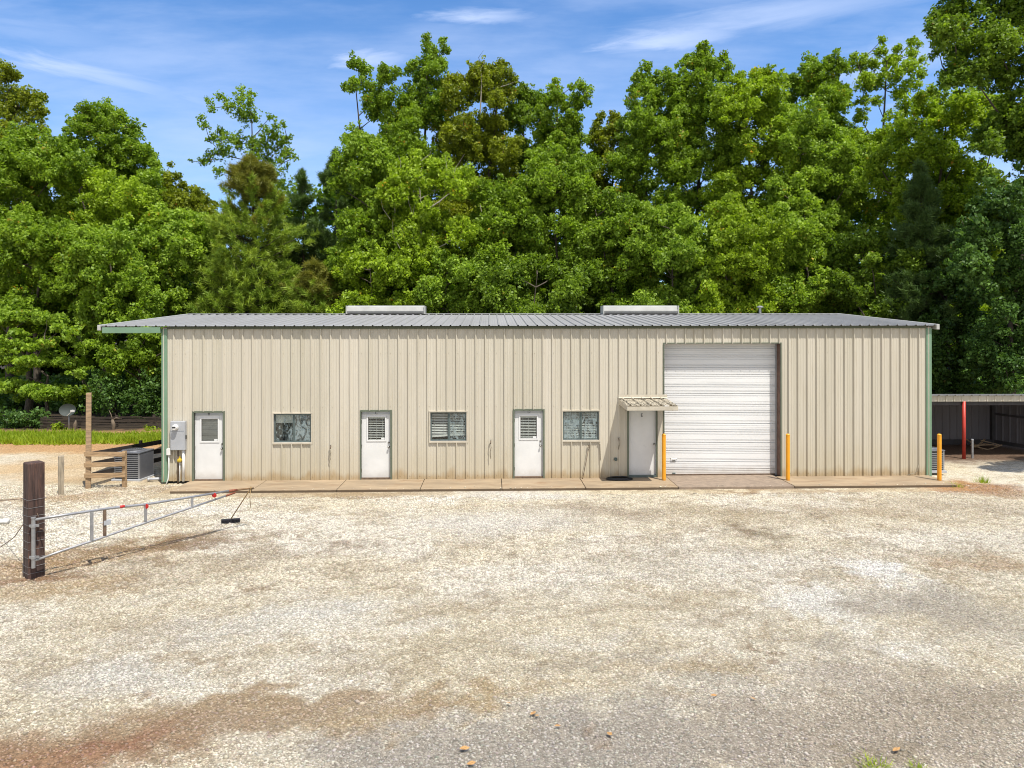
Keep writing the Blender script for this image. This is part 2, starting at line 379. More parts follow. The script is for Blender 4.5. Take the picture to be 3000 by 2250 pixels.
# ------------------------------------------------------------------ ground
def vnoise(x, y, seed):
    r = np.random.default_rng(seed); T = r.random((256, 256))
    xi, yi = np.floor(x).astype(int), np.floor(y).astype(int); fx, fy = x - xi, y - yi
    fx, fy = fx * fx * (3 - 2 * fx), fy * fy * (3 - 2 * fy)
    g = lambda a, b: T[a % 256, b % 256]
    return (g(xi, yi) * (1 - fx) + g(xi + 1, yi) * fx) * (1 - fy) + (g(xi, yi + 1) * (1 - fx) + g(xi + 1, yi + 1) * fx) * fy
def fbm(x, y, seed, o=5):
    t = 0; a = .5; s = 0
    for k in range(o):
        t = t + a * vnoise(x * 2 ** k + 13.7 * k, y * 2 ** k + 7.1 * k, seed + k); s += a; a *= .55
    return t / s
def sm(a, b, x):
    t = np.clip((x - a) / (b - a), 0, 1); return t * t * (3 - 2 * t)
CREAM, WHITE, TAN, ORANGE, BROWN, GREY = (.70, .61, .435), (.78, .735, .63), (.50, .37, .20), (.44, .255, .10), (.27, .165, .085), (.485, .405, .30)
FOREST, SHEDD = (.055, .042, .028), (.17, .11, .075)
# patches of dirt, fresh stone and dark gravel: sighted centre, half sizes, tilt, colour, strength
PATCH = [(250, 2160, 560, 90, -4, (.38, .235, .13), .85), (560, 2130, 420, 55, -6, (.42, .30, .18), .6), (60, 2240, 280, 70, 0, (.38, .20, .10), .8), (320, 2170, 140, 22, -8, (.36, .16, .09), .6),
         (760, 2060, 420, 30, -5, TAN, .7), (900, 2095, 320, 32, -8, (.44, .34, .22), .6), (700, 2070, 240, 28, -2, (.40, .28, .17), .5), (1000, 2055, 180, 22, -4, (.42, .30, .18), .5),
         (1250, 2070, 420, 30, -6, TAN, .75), (1000, 2050, 280, 28, -2, (.43, .31, .19), .6), (1230, 2085, 160, 26, -18, (.40, .27, .15), .6), (1420, 2040, 120, 16, -6, TAN, .6),
         (1900, 1960, 320, 26, 0, TAN, .45), (2170, 1925, 60, 14, 5, BROWN, .7), (2060, 2000, 220, 24, 0, (.42, .38, .31), .5),
         (1400, 2230, 900, 80, -6, (.44, .395, .325), .95), (1150, 2190, 420, 60, -12, (.45, .40, .33), .85), (1750, 2150, 800, 100, -3, (.46, .41, .335), .9), (2350, 2130, 500, 130, 0, (.47, .40, .315), .75), (2800, 2100, 420, 220, 0, (.46, .385, .29), .75),
         (2650, 2010, 420, 60, 6, (.48, .41, .32), .6), (2500, 2200, 260, 50, -10, (.33, .26, .16), .6), (2850, 2050, 200, 60, 12, (.42, .35, .25), .6), (1690, 2140, 60, 12, 0, (.38, .24, .14), .5),
         (410, 1600, 330, 22, -13, (.38, .24, .11), .85), (180, 1650, 260, 22, -10, ORANGE, .7), (430, 1655, 120, 20, -8, (.34, .235, .13), .8), (560, 1590, 170, 14, -8, BROWN, .6), (380, 1700, 120, 14, -4, (.40, .30, .19), .6),
         (60, 1695, 190, 22, -4, (.32, .17, .08), .85), (150, 1725, 260, 22, -4, (.45, .29, .12), .6), (760, 1620, 170, 20, -4, (.42, .33, .22), .5), (1000, 1600, 90, 10, 0, (.36, .27, .17), .6),
         (620, 1650, 320, 40, -5, (.46, .37, .24), .45), (700, 1735, 60, 9, 0, BROWN, .5), (840, 1560, 60, 8, 0, BROWN, .5), (1010, 1592, 45, 8, 0, BROWN, .5), (570, 1910, 70, 12, 0, TAN, .6), (600, 1900, 60, 12, 0, (.30, .2, .1), .5), (325, 2015, 40, 9, 0, ORANGE, .7),
         (130, 1318, 330, 14, 0, (.58, .36, .17), .95), (300, 1345, 260, 20, 3, (.58, .42, .24), .8), (90, 1372, 240, 18, 0, (.60, .42, .23), .85), (200, 1395, 220, 14, 0, (.60, .43, .25), .7), (320, 1405, 160, 14, 0, (.42, .28, .14), .7), (180, 1462, 240, 14, -4, (.45, .30, .15), .75), (420, 1432, 110, 10, 0, (.46, .33, .19), .6),
         (1500, 1432, 1500, 4, -.2, (.30, .20, .11), .6), (1020, 1448, 300, 9, -1, (.38, .27, .15), .75), (820, 1442, 220, 7, -1, (.42, .31, .19), .6), (1300, 1436, 180, 7, -1, (.40, .30, .18), .5), (2200, 1434, 160, 8, 0, (.36, .24, .13), .7), (2550, 1434, 260, 8, 0, (.42, .31, .18), .55),
         (1690, 1490, 170, 20, 3, (.37, .29, .20), .65), (1880, 1500, 140, 20, 0, (.45, .36, .25), .5), (2120, 1500, 200, 24, 4, (.47, .37, .22), .6), (2250, 1565, 130, 22, 24, (.33, .26, .16), .75), (2220, 1555, 60, 12, 30, BROWN, .5),
         (2560, 1500, 230, 22, 8, (.45, .34, .20), .65), (2880, 1640, 170, 26, 8, (.50, .35, .20), .7), (2750, 1610, 200, 20, 0, (.45, .37, .24), .55), (2820, 1480, 300, 24, 6, (.47, .38, .26), .5), (2870, 1425, 170, 13, 2, (.45, .23, .09), .9), (2960, 1440, 120, 14, 0, (.42, .25, .12), .7),
         (2000, 1600, 140, 14, 0, (.40, .33, .22), .4), (1870, 1735, 70, 12, 0, (.44, .33, .19), .5), (2100, 1800, 60, 16, -20, (.40, .29, .16), .6), (1720, 1720, 200, 20, 0, (.50, .44, .33), .4), (2230, 1830, 40, 10, 0, (.38, .3, .18), .5),
         (2590, 1680, 115, 22, 32, (.78, .76, .71), .75), (2660, 1715, 90, 18, 32, WHITE, .8), (2400, 1755, 140, 34, 18, (.76, .74, .69), .65), (2310, 1725, 150, 18, 10, WHITE, .7), (2440, 1800, 130, 26, 30, WHITE, .7), (2650, 1900, 130, 34, 14, WHITE, .65),
         (2600, 1765, 190, 44, 24, (.45, .40, .33), .7), (2820, 1790, 240, 70, 24, (.46, .41, .33), .6), (2380, 1860, 120, 20, 10, (.42, .38, .31), .5), (2530, 1905, 70, 10, 20, (.33, .25, .15), .7), (1800, 1925, 130, 22, -6, (.38, .33, .26), .55), (1560, 1955, 170, 22, -8, (.42, .36, .27), .55),
         (1350, 1900, 420, 36, -5, (.49, .41, .27), .55), (900, 1905, 60, 14, 0, (.36, .27, .15), .5), (1000, 1790, 160, 16, -4, WHITE, .7), (900, 1835, 260, 24, -8, WHITE, .6), (1230, 1845, 140, 24, -4, WHITE, .5), (1680, 1868, 150, 30, -4, WHITE, .45), (1900, 1700, 260, 18, 0, WHITE, .4), (800, 1800, 420, 34, -8, (.66, .63, .56), .6),
         (330, 1960, 240, 60, 0, (.64, .61, .54), .55), (1450, 1530, 360, 40, 0, (.64, .61, .55), .55), (300, 1500, 420, 14, -4, (.65, .62, .57), .6), (1500, 1450, 240, 14, 0, (.68, .66, .62), .6), (2000, 1650, 420, 40, 0, (.62, .58, .50), .4), (1050, 2130, 90, 22, -20, (.5, .46, .4), .5)]
PW = []
for (u, v, ru, rv, rot, c, a) in PATCH:
    p = gr(u, min(v, 2300)); PW.append((p.x, p.y, ru * p.y / F, rv * p.y ** 2 / (F * H), math.radians(rot) * 2.2, c, a))
def ground_col(x, y): return ground_raw(x, y) * .84
def ground_raw(x, y):
    wx = x + (fbm(x * .9, y * .9, 50) - .5) * 2.0 + (fbm(x * 5, y * 5, 52, 3) - .5) * .9; wy = y + (fbm(x * .9, y * .9, 60) - .5) * 1.6 + (fbm(x * 5, y * 5, 62, 3) - .5) * .8
    c = np.empty((len(x), 3)); c[:] = CREAM
    k = sm(.42, .68, fbm(x * .35 + 4, y * .5, 21))[:, None]; c = c * (1 - .65 * k) + np.array((.74, .68, .56)) * .65 * k
    k = sm(.54, .74, fbm(x * .9, y * 1.3 + 9, 31, 7))[:, None]; c = c * (1 - .5 * k) + np.array((.50, .40, .25)) * .5 * k
    k = sm(.52, .74, fbm(x * 3.1, y * 4.0, 41, 6))[:, None]; c = c * (1 - .45 * k) + np.array((.42, .35, .25)) * .45 * k
    k = sm(.60, .72, fbm(x * 6.5, y * 7.5, 47, 4))[:, None]; c = c * (1 - .45 * k) + np.array((.40, .29, .16)) * .45 * k
    for (px, py, rx, ry, rot, col, a) in PW:
        dx, dy = wx - px, wy - py; rot = -rot
        ex = (dx * math.cos(rot) + dy * math.sin(rot)) / rx; ey = (-dx * math.sin(rot) + dy * math.cos(rot)) / ry
        k = (1 - sm(.15, 1.45, np.sqrt(ex * ex + ey * ey))) * a; k = k[:, None]
        c = c * (1 - k) + np.array(col) * k
    k = (sm(27.5, 29.2, wy) * sm(9.5, 13.5, -wx))[:, None]; c = c * (1 - k) + np.array((.52, .31, .15)) * k
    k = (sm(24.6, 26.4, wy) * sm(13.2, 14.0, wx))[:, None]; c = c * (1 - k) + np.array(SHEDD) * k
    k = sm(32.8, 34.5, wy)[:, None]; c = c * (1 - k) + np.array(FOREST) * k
    return np.clip(c, 0, .85)
def ground_z(x, y):
    z = (fbm(x * .5, y * .5, 71) - .5) * .07 * sm(6, 12, y) * (1 - sm(19, 20.5, y) * (x > -10.8) * (x < 14) * (y < 36))
    bank = sm(28.6, 30.0, y) * sm(10.5, 13, -x) * .06
    return z - .025 + bank
xs = np.concatenate([[-600, -300, -150, -90, -60, -45], np.linspace(-34, 34, 681), [45, 60, 90, 150, 300, 600]])
ys = np.concatenate([[-300, -100, -40, -15, -4, 2, 4], np.linspace(5, 36, 345), np.linspace(37, 60, 40), [70, 90, 130, 200, 400, 900]])
gx, gy = np.meshgrid(xs, ys); fx, fy = gx.ravel(), gy.ravel()
me = bpy.data.meshes.new('ground'); nx, ny = len(xs), len(ys)
idx = np.arange(nx * ny).reshape(ny, nx)
qs = np.stack([idx[:-1, :-1], idx[:-1, 1:], idx[1:, 1:], idx[1:, :-1]], -1).reshape(-1, 4)
me.vertices.add(nx * ny); me.vertices.foreach_set('co', np.stack([fx, fy, ground_z(fx, fy)], -1).astype(np.float32).ravel())
me.loops.add(len(qs) * 4); me.loops.foreach_set('vertex_index', qs.astype(np.int32).ravel())
me.polygons.add(len(qs)); me.polygons.foreach_set('loop_start', np.arange(0, len(qs) * 4, 4, dtype=np.int32))
me.update(calc_edges=True); me.shade_smooth()
a_ = me.attributes.new('tone', 'FLOAT_COLOR', 'POINT')
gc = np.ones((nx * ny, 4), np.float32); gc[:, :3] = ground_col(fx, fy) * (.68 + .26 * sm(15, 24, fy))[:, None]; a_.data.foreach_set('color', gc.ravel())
def ground_mat():
    m, n, o = nt('gravel_yard')
    a = N(n, 'ShaderNodeAttribute', attribute_name='tone')
    v = coords(n)
    vo = N(n, 'ShaderNodeTexVoronoi', Scale=33.0); n.links.new(v, vo.inputs['Vector'])
    ve = N(n, 'ShaderNodeTexVoronoi', Scale=33.0); ve.feature = 'DISTANCE_TO_EDGE'; n.links.new(v, ve.inputs['Vector'])
    v2 = N(n, 'ShaderNodeTexVoronoi', Scale=61.0); n.links.new(v, v2.inputs['Vector'])
    sp = n.nodes.new('ShaderNodeSeparateColor'); n.links.new(vo.outputs['Color'], sp.inputs[0])
    s2 = n.nodes.new('ShaderNodeSeparateColor'); n.links.new(v2.outputs['Color'], s2.inputs[0])
    k = math_n(n, 'ADD', math_n(n, 'MULTIPLY', sp.outputs[0], .60), math_n(n, 'MULTIPLY', s2.outputs[0], .42))
    k = math_n(n, 'ADD', k, .45)
    hs = N(n, 'ShaderNodeCombineColor')
    for i in range(3): n.links.new(k, hs.inputs[i])
    c = mix_n(n, 1.0, a.outputs['Color'], hs.outputs[0], 'MULTIPLY')
    fines_shade = math_n(n, 'SUBTRACT', 1.0, ramp(n, ve.outputs['Distance'], .0, .10))  # dirt fines in the gaps, darkened too as painted crevice shade
    c = mix_n(n, math_n(n, 'MULTIPLY', fines_shade, .45), c, mix_n(n, 1.0, a.outputs['Color'], (.50, .44, .36), 'MULTIPLY'))
    p = N(n, 'ShaderNodeBsdfPrincipled', Roughness=.92); p.inputs['Specular IOR Level'].default_value = .2
    n.links.new(c, p.inputs['Base Color'])
    b = N(n, 'ShaderNodeBump', Strength=.9, Distance=.022)
    hh = math_n(n, 'ADD', math_n(n, 'MINIMUM', ve.outputs['Distance'], .25), math_n(n, 'MULTIPLY', sp.outputs[1], .15))
    n.links.new(hh, b.inputs['Height']); n.links.new(b.outputs[0], p.inputs['Normal'])
    n.links.new(p.outputs[0], o.inputs[0]); return m
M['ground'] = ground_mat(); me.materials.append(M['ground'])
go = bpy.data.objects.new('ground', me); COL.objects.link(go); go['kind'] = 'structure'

# loose stones on the yard
def stone_mat():
    m, n, o = nt('loose_stone')
    a = N(n, 'ShaderNodeAttribute', attribute_name='tone')
    p = N(n, 'ShaderNodeBsdfPrincipled', Roughness=.85); p.inputs['Specular IOR Level'].default_value = .25
    n.links.new(a.outputs['Color'], p.inputs['Base Color']); n.links.new(p.outputs[0], o.inputs[0]); return m
M['stone'] = stone_mat()
def stones():
    K = 400000
    Y = np.sqrt(rng.random(K) * (22.0 ** 2 - 7.2 ** 2) + 7.2 ** 2)
    X = (rng.random(K) - .5) * 2 * .80 * Y
    z0 = 0
    keep = ~((Y > 20.3 + (X + 10) * .031) & (X > -10.4) & (X < 13.8)); X, Y = X[keep], Y[keep]
    col = ground_col(X, Y)
    # dirt carries fewer stones than the stone patches do
    lum = col.mean(1); keep = rng.random(len(X)) < np.clip(.30 + (lum - .2) * 2.0, .25, 1) ; X, Y, col = X[keep], Y[keep], col[keep]
    sx = rng.random(90) * 23.4 + .95; sy = -1.42 + .30 * rng.random(90) ** 2.5
    ex_ = BX + sx * math.cos(TH) - sy * math.sin(TH); ey_ = BY + sx * math.sin(TH) + sy * math.cos(TH)
    n0 = len(X); X, Y = np.concatenate([X, ex_]), np.concatenate([Y, ey_]); col = np.concatenate([col, np.tile(np.array((.55, .47, .33)), (90, 1))])
    k = len(X); r = (.0085 + .0135 * rng.random(k) ** 2.2) * (1 + .3 * (Y > 13))
    big = rng.random(k) < .006; r[big] *= 1.7
    base = np.array([(1, 0, 0), (0, 1, 0), (-1, 0, 0), (0, -1, 0), (0, 0, 1), (0, 0, -1)], float)
    V = base[None] * r[:, None, None] * (1 + (rng.random((k, 6, 3)) - .5) * .7) + (rng.random((k, 6, 3)) - .5) * r[:, None, None] * .7
    V[:, :, 2] *= .62
    an = rng.random(k) * 6.28; c, s = np.cos(an)[:, None], np.sin(an)[:, None]
    x, y = V[:, :, 0] * c - V[:, :, 1] * s, V[:, :, 0] * s + V[:, :, 1] * c
    V[:, :, 0], V[:, :, 1] = x * 1.25 + X[:, None], y + Y[:, None]
    gz = ground_z(X, Y); gz[n0:] = .055
    V[:, :, 2] += (gz + r * .22)[:, None]
    Fc = np.array([(0, 1, 4), (1, 2, 4), (2, 3, 4), (3, 0, 4), (1, 0, 5), (2, 1, 5), (3, 2, 5), (0, 3, 5)])
    T = (Fc[None] + (np.arange(k) * 6)[:, None, None]).reshape(-1, 3)
    me = bpy.data.meshes.new('gravel'); me.vertices.add(k * 6); me.vertices.foreach_set('co', V.astype(np.float32).ravel())
    me.loops.add(len(T) * 3); me.loops.foreach_set('vertex_index', T.astype(np.int32).ravel())
    me.polygons.add(len(T)); me.polygons.foreach_set('loop_start', np.arange(0, len(T) * 3, 3, dtype=np.int32)); me.update(calc_edges=True)
    br = .60 + .68 * rng.random(k) ** .7
    t = np.ones((k, 4), np.float32); t[:, :3] = np.clip((col * .75 + col.mean(1)[:, None] * .25) * br[:, None] + (rng.random((k, 3)) - .5) * .03, .02, .85)
    a = me.attributes.new('tone', 'FLOAT_COLOR', 'POINT'); a.data.foreach_set('color', np.repeat(t, 6, 0).ravel())
    me.materials.append(M['stone']); o = bpy.data.objects.new('gravel', me); COL.objects.link(o); o['kind'] = 'stuff'
    o['label'] = 'loose pale crushed stone scattered over the yard'; o['category'] = 'gravel'
stones()

# ------------------------------------------------------------------ corrugated sheets
FT = .3048
RIB = [(0, 0), (.023, -.054), (.043, -.054), (.066, 0), (.128, 0), (.137, -.007), (.153, -.007), (.162, 0), (.206, 0), (.215, -.007), (.231, -.007), (.240, 0)]
def profile(L, phase, pitch=FT, rib=RIB, hs=1.0):
    pts = []; k = -2
    while True:
        x0 = phase + k * pitch
        if x0 > L: break
        for x, y in rib: pts.append((x0 + x * pitch / FT, y * hs))
        k += 1
    def yv(x):
        for (a, ya), (b, yb) in zip(pts, pts[1:]):
            if a <= x <= b: return ya + (yb - ya) * (x - a) / max(b - a, 1e-9)
        return 0
    return pts, yv
def sheet_wall(mb, L, phase, z0, ztop, openings, tf, extra=()):
    pts, yv = profile(L, phase)
    xs = {0.0, L}
    for x, _ in pts:
        if 0 < x < L: xs.add(x)
    for (a, b, _, _) in openings: xs.add(a); xs.add(b)
    for e in extra: xs.add(e)
    xs = sorted(xs)
    for a, b in zip(xs, xs[1:]):
        if b - a < 1e-6: continue
        mid = (a + b) / 2; ya, yb = yv(a), yv(b)
        spans = [(z0, None)]
        for (oa, ob, oz0, oz1) in openings:
            if oa < mid < ob:
                new = []
                for (s0, s1) in spans:
                    if oz0 > s0 + 1e-6: new.append((s0, oz0))
                    new.append((oz1, s1))
                spans = new
        for s0, s1 in spans:
            ta, tb = (ztop(a), ztop(b)) if s1 is None else (s1, s1)
            if s1 is None and min(ta, tb) <= s0: continue
            mb.quad(tf(a, ya, s0), tf(b, yb, s0), tf(b, yb, tb), tf(a, ya, ta))
def sheet_slope(mb, L, phase, p0, ux, v, nrm, pitch=FT, hs=1.0):
    """ribbed sheet: starts p0, ribs repeat along ux over L and run along v, rib height along nrm"""
    pts, yv = profile(L, phase, pitch, hs=hs)
    xs = sorted({0.0, L} | {x for x, _ in pts if 0 < x < L})
    p0, ux, v, nrm = map(Vector, (p0, ux, v, nrm))
    for a, b in zip(xs, xs[1:]):
        A = p0 + ux * a - nrm * yv(a); B = p0 + ux * b - nrm * yv(b)
        mb.quad(A, B, B + v, A + v)

# ------------------------------------------------------------------ the metal building
LEN, DEP, ZE, OV, SLOPE = 24.54, 12.75, 4.86, 1.86, .0775
bld = thing('metal_building', 'long beige ribbed metal building with green corner trim, four white doors and a roller door', 'building', (BX, BY, 0), TH)
DOORS = [('B', .943, 1.924, .085, 2.23), ('C', 6.155, 7.150, .095, 2.24), ('D', 11.002, 11.987, .10, 2.248)]
DE = (14.658, 15.611, .095, 2.234)
WINS = [(3.437, 4.646, 1.205, 2.153, 4.072), (8.350, 9.535, 1.221, 2.183, 8.953), (12.563, 13.756, 1.225, 2.190, 13.163)]
GAR = (15.842, 19.599, .055, 4.331)
ops = [(a, b, .0, z1) for (_, a, b, z0, z1) in DOORS] + [(DE[0], DE[1], .0, DE[3])] + [(a, b, z0, z1) for (a, b, z0, z1, m_) in WINS] + [(GAR[0], GAR[1], .0, GAR[3])]
PH = .33
mb = MB(); sheet_wall(mb, LEN, PH, .05, lambda x: ZE, ops, lambda x, y, z: (x, y, z)); 
zg = lambda y: ZE + SLOPE * min(y, DEP - y)
sheet_wall(mb, DEP, .2, .05, zg, [], lambda x, y, z: (y, x, z), extra=(DEP / 2,))
sheet_wall(mb, DEP, .2, .05, zg, [], lambda x, y, z: (LEN - y, x, z), extra=(DEP / 2,))
sheet_wall(mb, LEN, PH, .05, lambda x: ZE, [], lambda x, y, z: (x, DEP - y, z))
for k in range(80):
    for zz_ in (.16, 2.36, 4.05):
        xx = PH + FT * k + .085 + random.uniform(-.006, .006); z_ = zz_ + random.uniform(-.006, .006)
        if .2 < xx < LEN - .2 and not any(o_[0] - .05 < xx < o_[1] + .05 and o_[2] - .05 < z_ < o_[3] + .05 for o_ in ops): mb.box(xx - .009, xx + .009, -.009, .001, z_ - .009, z_ + .009)
mb.build('wall', M['wall'], bld, fix=False)
# floor and lining inside, seen only through the panes
mb = MB(); mb.box(.1, LEN - .1, .12, DEP - .1, -.05, .04); mb.build('floor_slab', M['inner'], bld)
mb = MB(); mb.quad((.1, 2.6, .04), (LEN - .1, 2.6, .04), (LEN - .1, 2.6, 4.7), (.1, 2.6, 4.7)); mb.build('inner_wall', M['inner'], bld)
# roof
XL, XR, EO = -OV, LEN + .13, .16
mb = MB(); half = DEP / 2 + EO; rise = SLOPE * half; ze = ZE + .055 - SLOPE * EO
nn = Vector((0, -SLOPE, 1)).normalized()
sheet_slope(mb, XR - XL, .18, (XL, -EO, ze), (1, 0, 0), (0, half, rise), nn, hs=.65)
n2 = Vector((0, SLOPE, 1)).normalized()
sheet_slope(mb, XR - XL, .18, (XL, DEP + EO, ze), (1, 0, 0), (0, -half, rise), n2, hs=.65)
roof = mb.build('roof', M['roof'], bld, fix=False)
zr = ze + rise
mb = MB()
mb.quad((XL, DEP / 2 - .17, zr + .022), (XR, DEP / 2 - .17, zr + .022), (XR, DEP / 2, zr + .045), (XL, DEP / 2, zr + .045))
mb.quad((XL, DEP / 2, zr + .045), (XR, DEP / 2, zr + .045), (XR, DEP / 2 + .17, zr + .022), (XL, DEP / 2 + .17, zr + .022))
mb.build('ridge_cap', M['roof'], roof, fix=False)
for x in (XL, XR):
    mb = MB(); sgn = -1 if x < 0 else 1
    for y0, y1, z0, z1 in ((-EO - .01, DEP / 2, ze, zr), (DEP / 2, DEP + EO + .01, zr, ze)):
        a, b = (x - .045, x + .055) if sgn > 0 else (x - .055, x + .045)
        mb.add([(a, y0, z0 - .13), (b, y0, z0 - .13), (b, y0, z0 + .04), (a, y0, z0 + .04), (a, y1, z1 - .13), (b, y1, z1 - .13), (b, y1, z1 + .04), (a, y1, z1 + .04)],
               [(0, 1, 2, 3), (7, 6, 5, 4), (3, 2, 6, 7), (0, 3, 7, 4), (1, 0, 4, 5), (2, 1, 5, 6)])
    mb.build('rake_trim', M['vent'], roof, bevel=.008)
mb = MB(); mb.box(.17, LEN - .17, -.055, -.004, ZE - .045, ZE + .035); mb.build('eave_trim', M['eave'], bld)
mb = MB(); mb.box(-OV + .08, -.005, -.15, -.07, ZE - .17, ZE + .012); mb.box(-OV + .08, -OV + .16, -.06, DEP, ZE - .17, ZE - .02); mb.build('eave_beam', M['green'], bld, bevel=.008)
for x0, x1 in ((0, .165), (LEN - .16, LEN + .004)):
    mb = MB(); mb.box(x0 - .01, x1, -.045, .12, .02, ZE - .045); mb.build('corner_trim', M['green'], bld, bevel=.006)
# ridge vents
for u0, u1 in ((1019, 1242), (1771, 1990)):
    tt = lambda u: ((u - 1500) / F * 28.6 - BX) / math.cos(TH) + .19
    x0, x1 = tt(u0), tt(u1)
    yc = DEP / 2; pr = [(-.30, .02), (-.34, .14), (-.30, .30), (-.10, .36), (.10, .36), (.30, .30), (.34, .14), (.30, .02)]
    mb = MB(); vs = [(x, yc + a, zr + b) for x in (x0, x1) for a, b in pr]; q = len(pr)
    mb.add(vs, [(i, i + 1, q + i + 1, q + i) for i in range(q - 1)] + [tuple(range(q)), tuple(range(2 * q - 1, q - 1, -1))])
    v = mb.build('ridge_vent', M['vent'], bld)
    for e0, e1 in ((x0 - .04, x0 - .002), (x1 + .002, x1 + .04)):
        mb = MB(); mb.box(e0, e1, yc - .36, yc + .36, zr + .02, zr + .35); mb.build('end_cap', M['vent'], v)
    mb = MB(); mb.box(x0 + .05, x1 - .05, yc - .40, yc - .345, zr + .0, zr + .055); mb.build('throat', M['inner'], v)
xp = ((2241.7 - 1500) / F * 28.6 - BX) / math.cos(TH) + .19
mb = MB(); mb.tube([(xp, DEP / 2 - .1, zr - .05), (xp, DEP / 2 - .1, zr + .29)], .05, 10); mb.lathe((xp, DEP / 2 - .1, zr), [(.06, .27), (.13, .28), (.13, .31), (.09, .34), (.0, .36)], 14)
mb.build('flue_pipe', M['galv'], bld, smooth=False)

def letter(ch, s, y, z, size, m, parent):
    cu = bpy.data.curves.new('letter', 'FONT'); cu.body = ch; cu.size = size; cu.extrude = .002; cu.align_x = 'CENTER'; cu.align_y = 'CENTER'
    tmp = bpy.data.objects.new('letter_outline', cu); COL.objects.link(tmp); bpy.context.view_layer.update()
    me = bpy.data.meshes.new_from_object(tmp.evaluated_get(bpy.context.evaluated_depsgraph_get())); bpy.data.objects.remove(tmp)
    me.name = 'letter'; me.materials.clear(); me.materials.append(m); o = bpy.data.objects.new('letter', me); COL.objects.link(o); o.parent = parent
    o.location = (s, y, z); o.rotation_euler = (PI / 2, 0, 0); return o
def knob(parent, s, z, y):
    mb = MB(); mb.lathe((s, y, z), [(.034, 0), (.034, -.008), (.014, -.012), (.014, -.04), (.028, -.05), (.030, -.065), (.022, -.078), (.0, -.08)], 16, 'y'); mb.build('knob', M['chrome'], parent, smooth=True)
    
def hinges(parent, s, y, zs):
    for z in zs:
        mb = MB(); mb.tube([(s, y, z - .05), (s, y, z + .05)], .012, 8); mb.build('hinge', M['chrome'], parent)
def frame_rect(mb, a, b, z0, z1, w, y0, y1, bottom=True):
    mb.box(a, a + w, y0, y1, z0, z1 - w); mb.box(b - w, b, y0, y1, z0, z1 - w); mb.box(a, b, y0, y1, z1 - w, z1)
    if bottom: mb.box(a + w, b - w, y0, y1, z0, z0 + w)
LITE = {'B': (1.150, 1.734, 1.250, 2.024), 'C': (6.364, 6.970, 1.255, 2.060), 'D': (11.193, 11.791, 1.275, 2.060)}
DLAB = {'B': 'white door with a closed grey blind, marked B', 'C': 'white door with an open slatted blind, marked C', 'D': 'white door with an open slatted blind, marked D'}
for (ch, a, b, z0, z1) in DOORS:
    la, lb, lz0, lz1 = LITE[ch]; yd = .06
    pa, pb, pz = a + .04, b - .04, z1 - .135
    mb = MB()
    for q in ((pa, la, z0 + .01, pz), (lb, pb, z0 + .01, pz), (la, lb, z0 + .01, lz0), (la, lb, lz1, pz)): mb.box(q[0], q[1], yd, yd + .044, q[2], q[3])
    d = mb.build('door', M['white'], bld); d['label'] = DLAB[ch]
    mb = MB(); frame_rect(mb, a - .012, b + .012, .05, z1 + .012, .052, -.036, .02, False); mb.build('door_frame', M['frame'], d)
    mb = MB(); mb.box(a + .04, b - .04, yd - .012, yd + .05, pz + .004, z1 - .04); mb.box(a + .04, pa + .0, yd, yd + .05, z0, pz) if pa > a + .05 else None
    mb.build('header', M['alu'], d)
    mb = MB(); mb.box(a + .04, b - .04, -.02, .11, .05, z0 + .008); mb.build('threshold', M['rustpipe'], d)
    mb = MB(); frame_rect(mb, la - .012, lb + .012, lz0 - .012, lz1 + .012, .05, yd - .016, yd - .001); mb.build('lite_frame', M['white'], d, bevel=.004)
    mb = MB(); mb.box(la + .038, lb - .038, yd + .010, yd + .014, lz0 + .038, lz1 - .038); mb.build('pane', M['glass'], d)
    mb = MB(); z = lz0 + .05; i = 0
    while z < lz1 - .04:
        sag = .0 if ch != 'B' else .004 * math.sin(i * 1.7)
        if ch == 'B':
            mb.obox(((la + lb) / 2, yd + .026, z + sag), ((lb - la) / 2 - .05, 0, .003 * math.sin(i)), (0, .006, .0), (0, -.006, .023)); z += .046
        else:
            mb.obox(((la + lb) / 2, yd + .030, z), ((lb - la) / 2 - .045, 0, 0), (0, .002, 0), (0, .004, .0055)); z += .0555 if ch == 'C' else .050
        i += 1
    if ch != 'B':
        for t in (.14, .5, .86): xx = la + .05 + (lb - la - .1) * t; mb.box(xx - .003, xx + .003, yd + .018, yd + .020, lz0 + .05, lz1 - .05)
    mb.box(la + .045, lb - .045, yd + .018, yd + .045, lz1 - .075, lz1 - .045)
    mb.build('blind', M['gslat'] if ch == 'B' else M['slat'], d)
    mb = MB(); mb.box(lb - .16, lb - .05, yd + .006, yd + .0085, lz0 + .045, lz0 + .10); mb.build('sticker', M['white'], d)
    ks = {'B': 1.828, 'C': 7.05, 'D': 11.87}[ch]; kz = {'B': 1.055, 'C': 1.075, 'D': 1.09}[ch]
    knob(d, ks, kz, yd - .001)
    mb = MB(); mb.lathe((ks, yd - .001, kz + .14), [(.030, 0), (.030, -.012), (.022, -.02), (.018, -.026), (0, -.028)], 14, 'y'); mb.box(ks - .006, ks + .006, yd - .05, yd - .02, kz + .125, kz + .155); mb.build('deadbolt', M['chrome'], d)
    hinges(d, pa + .003, yd - .006, (z0 + .25, (z0 + pz) / 2, pz - .22))
    letter(ch, (a + b) / 2 - .01 + (.02 if ch != 'B' else 0), yd - .0145, z1 - .09, .13, M['black'], d)
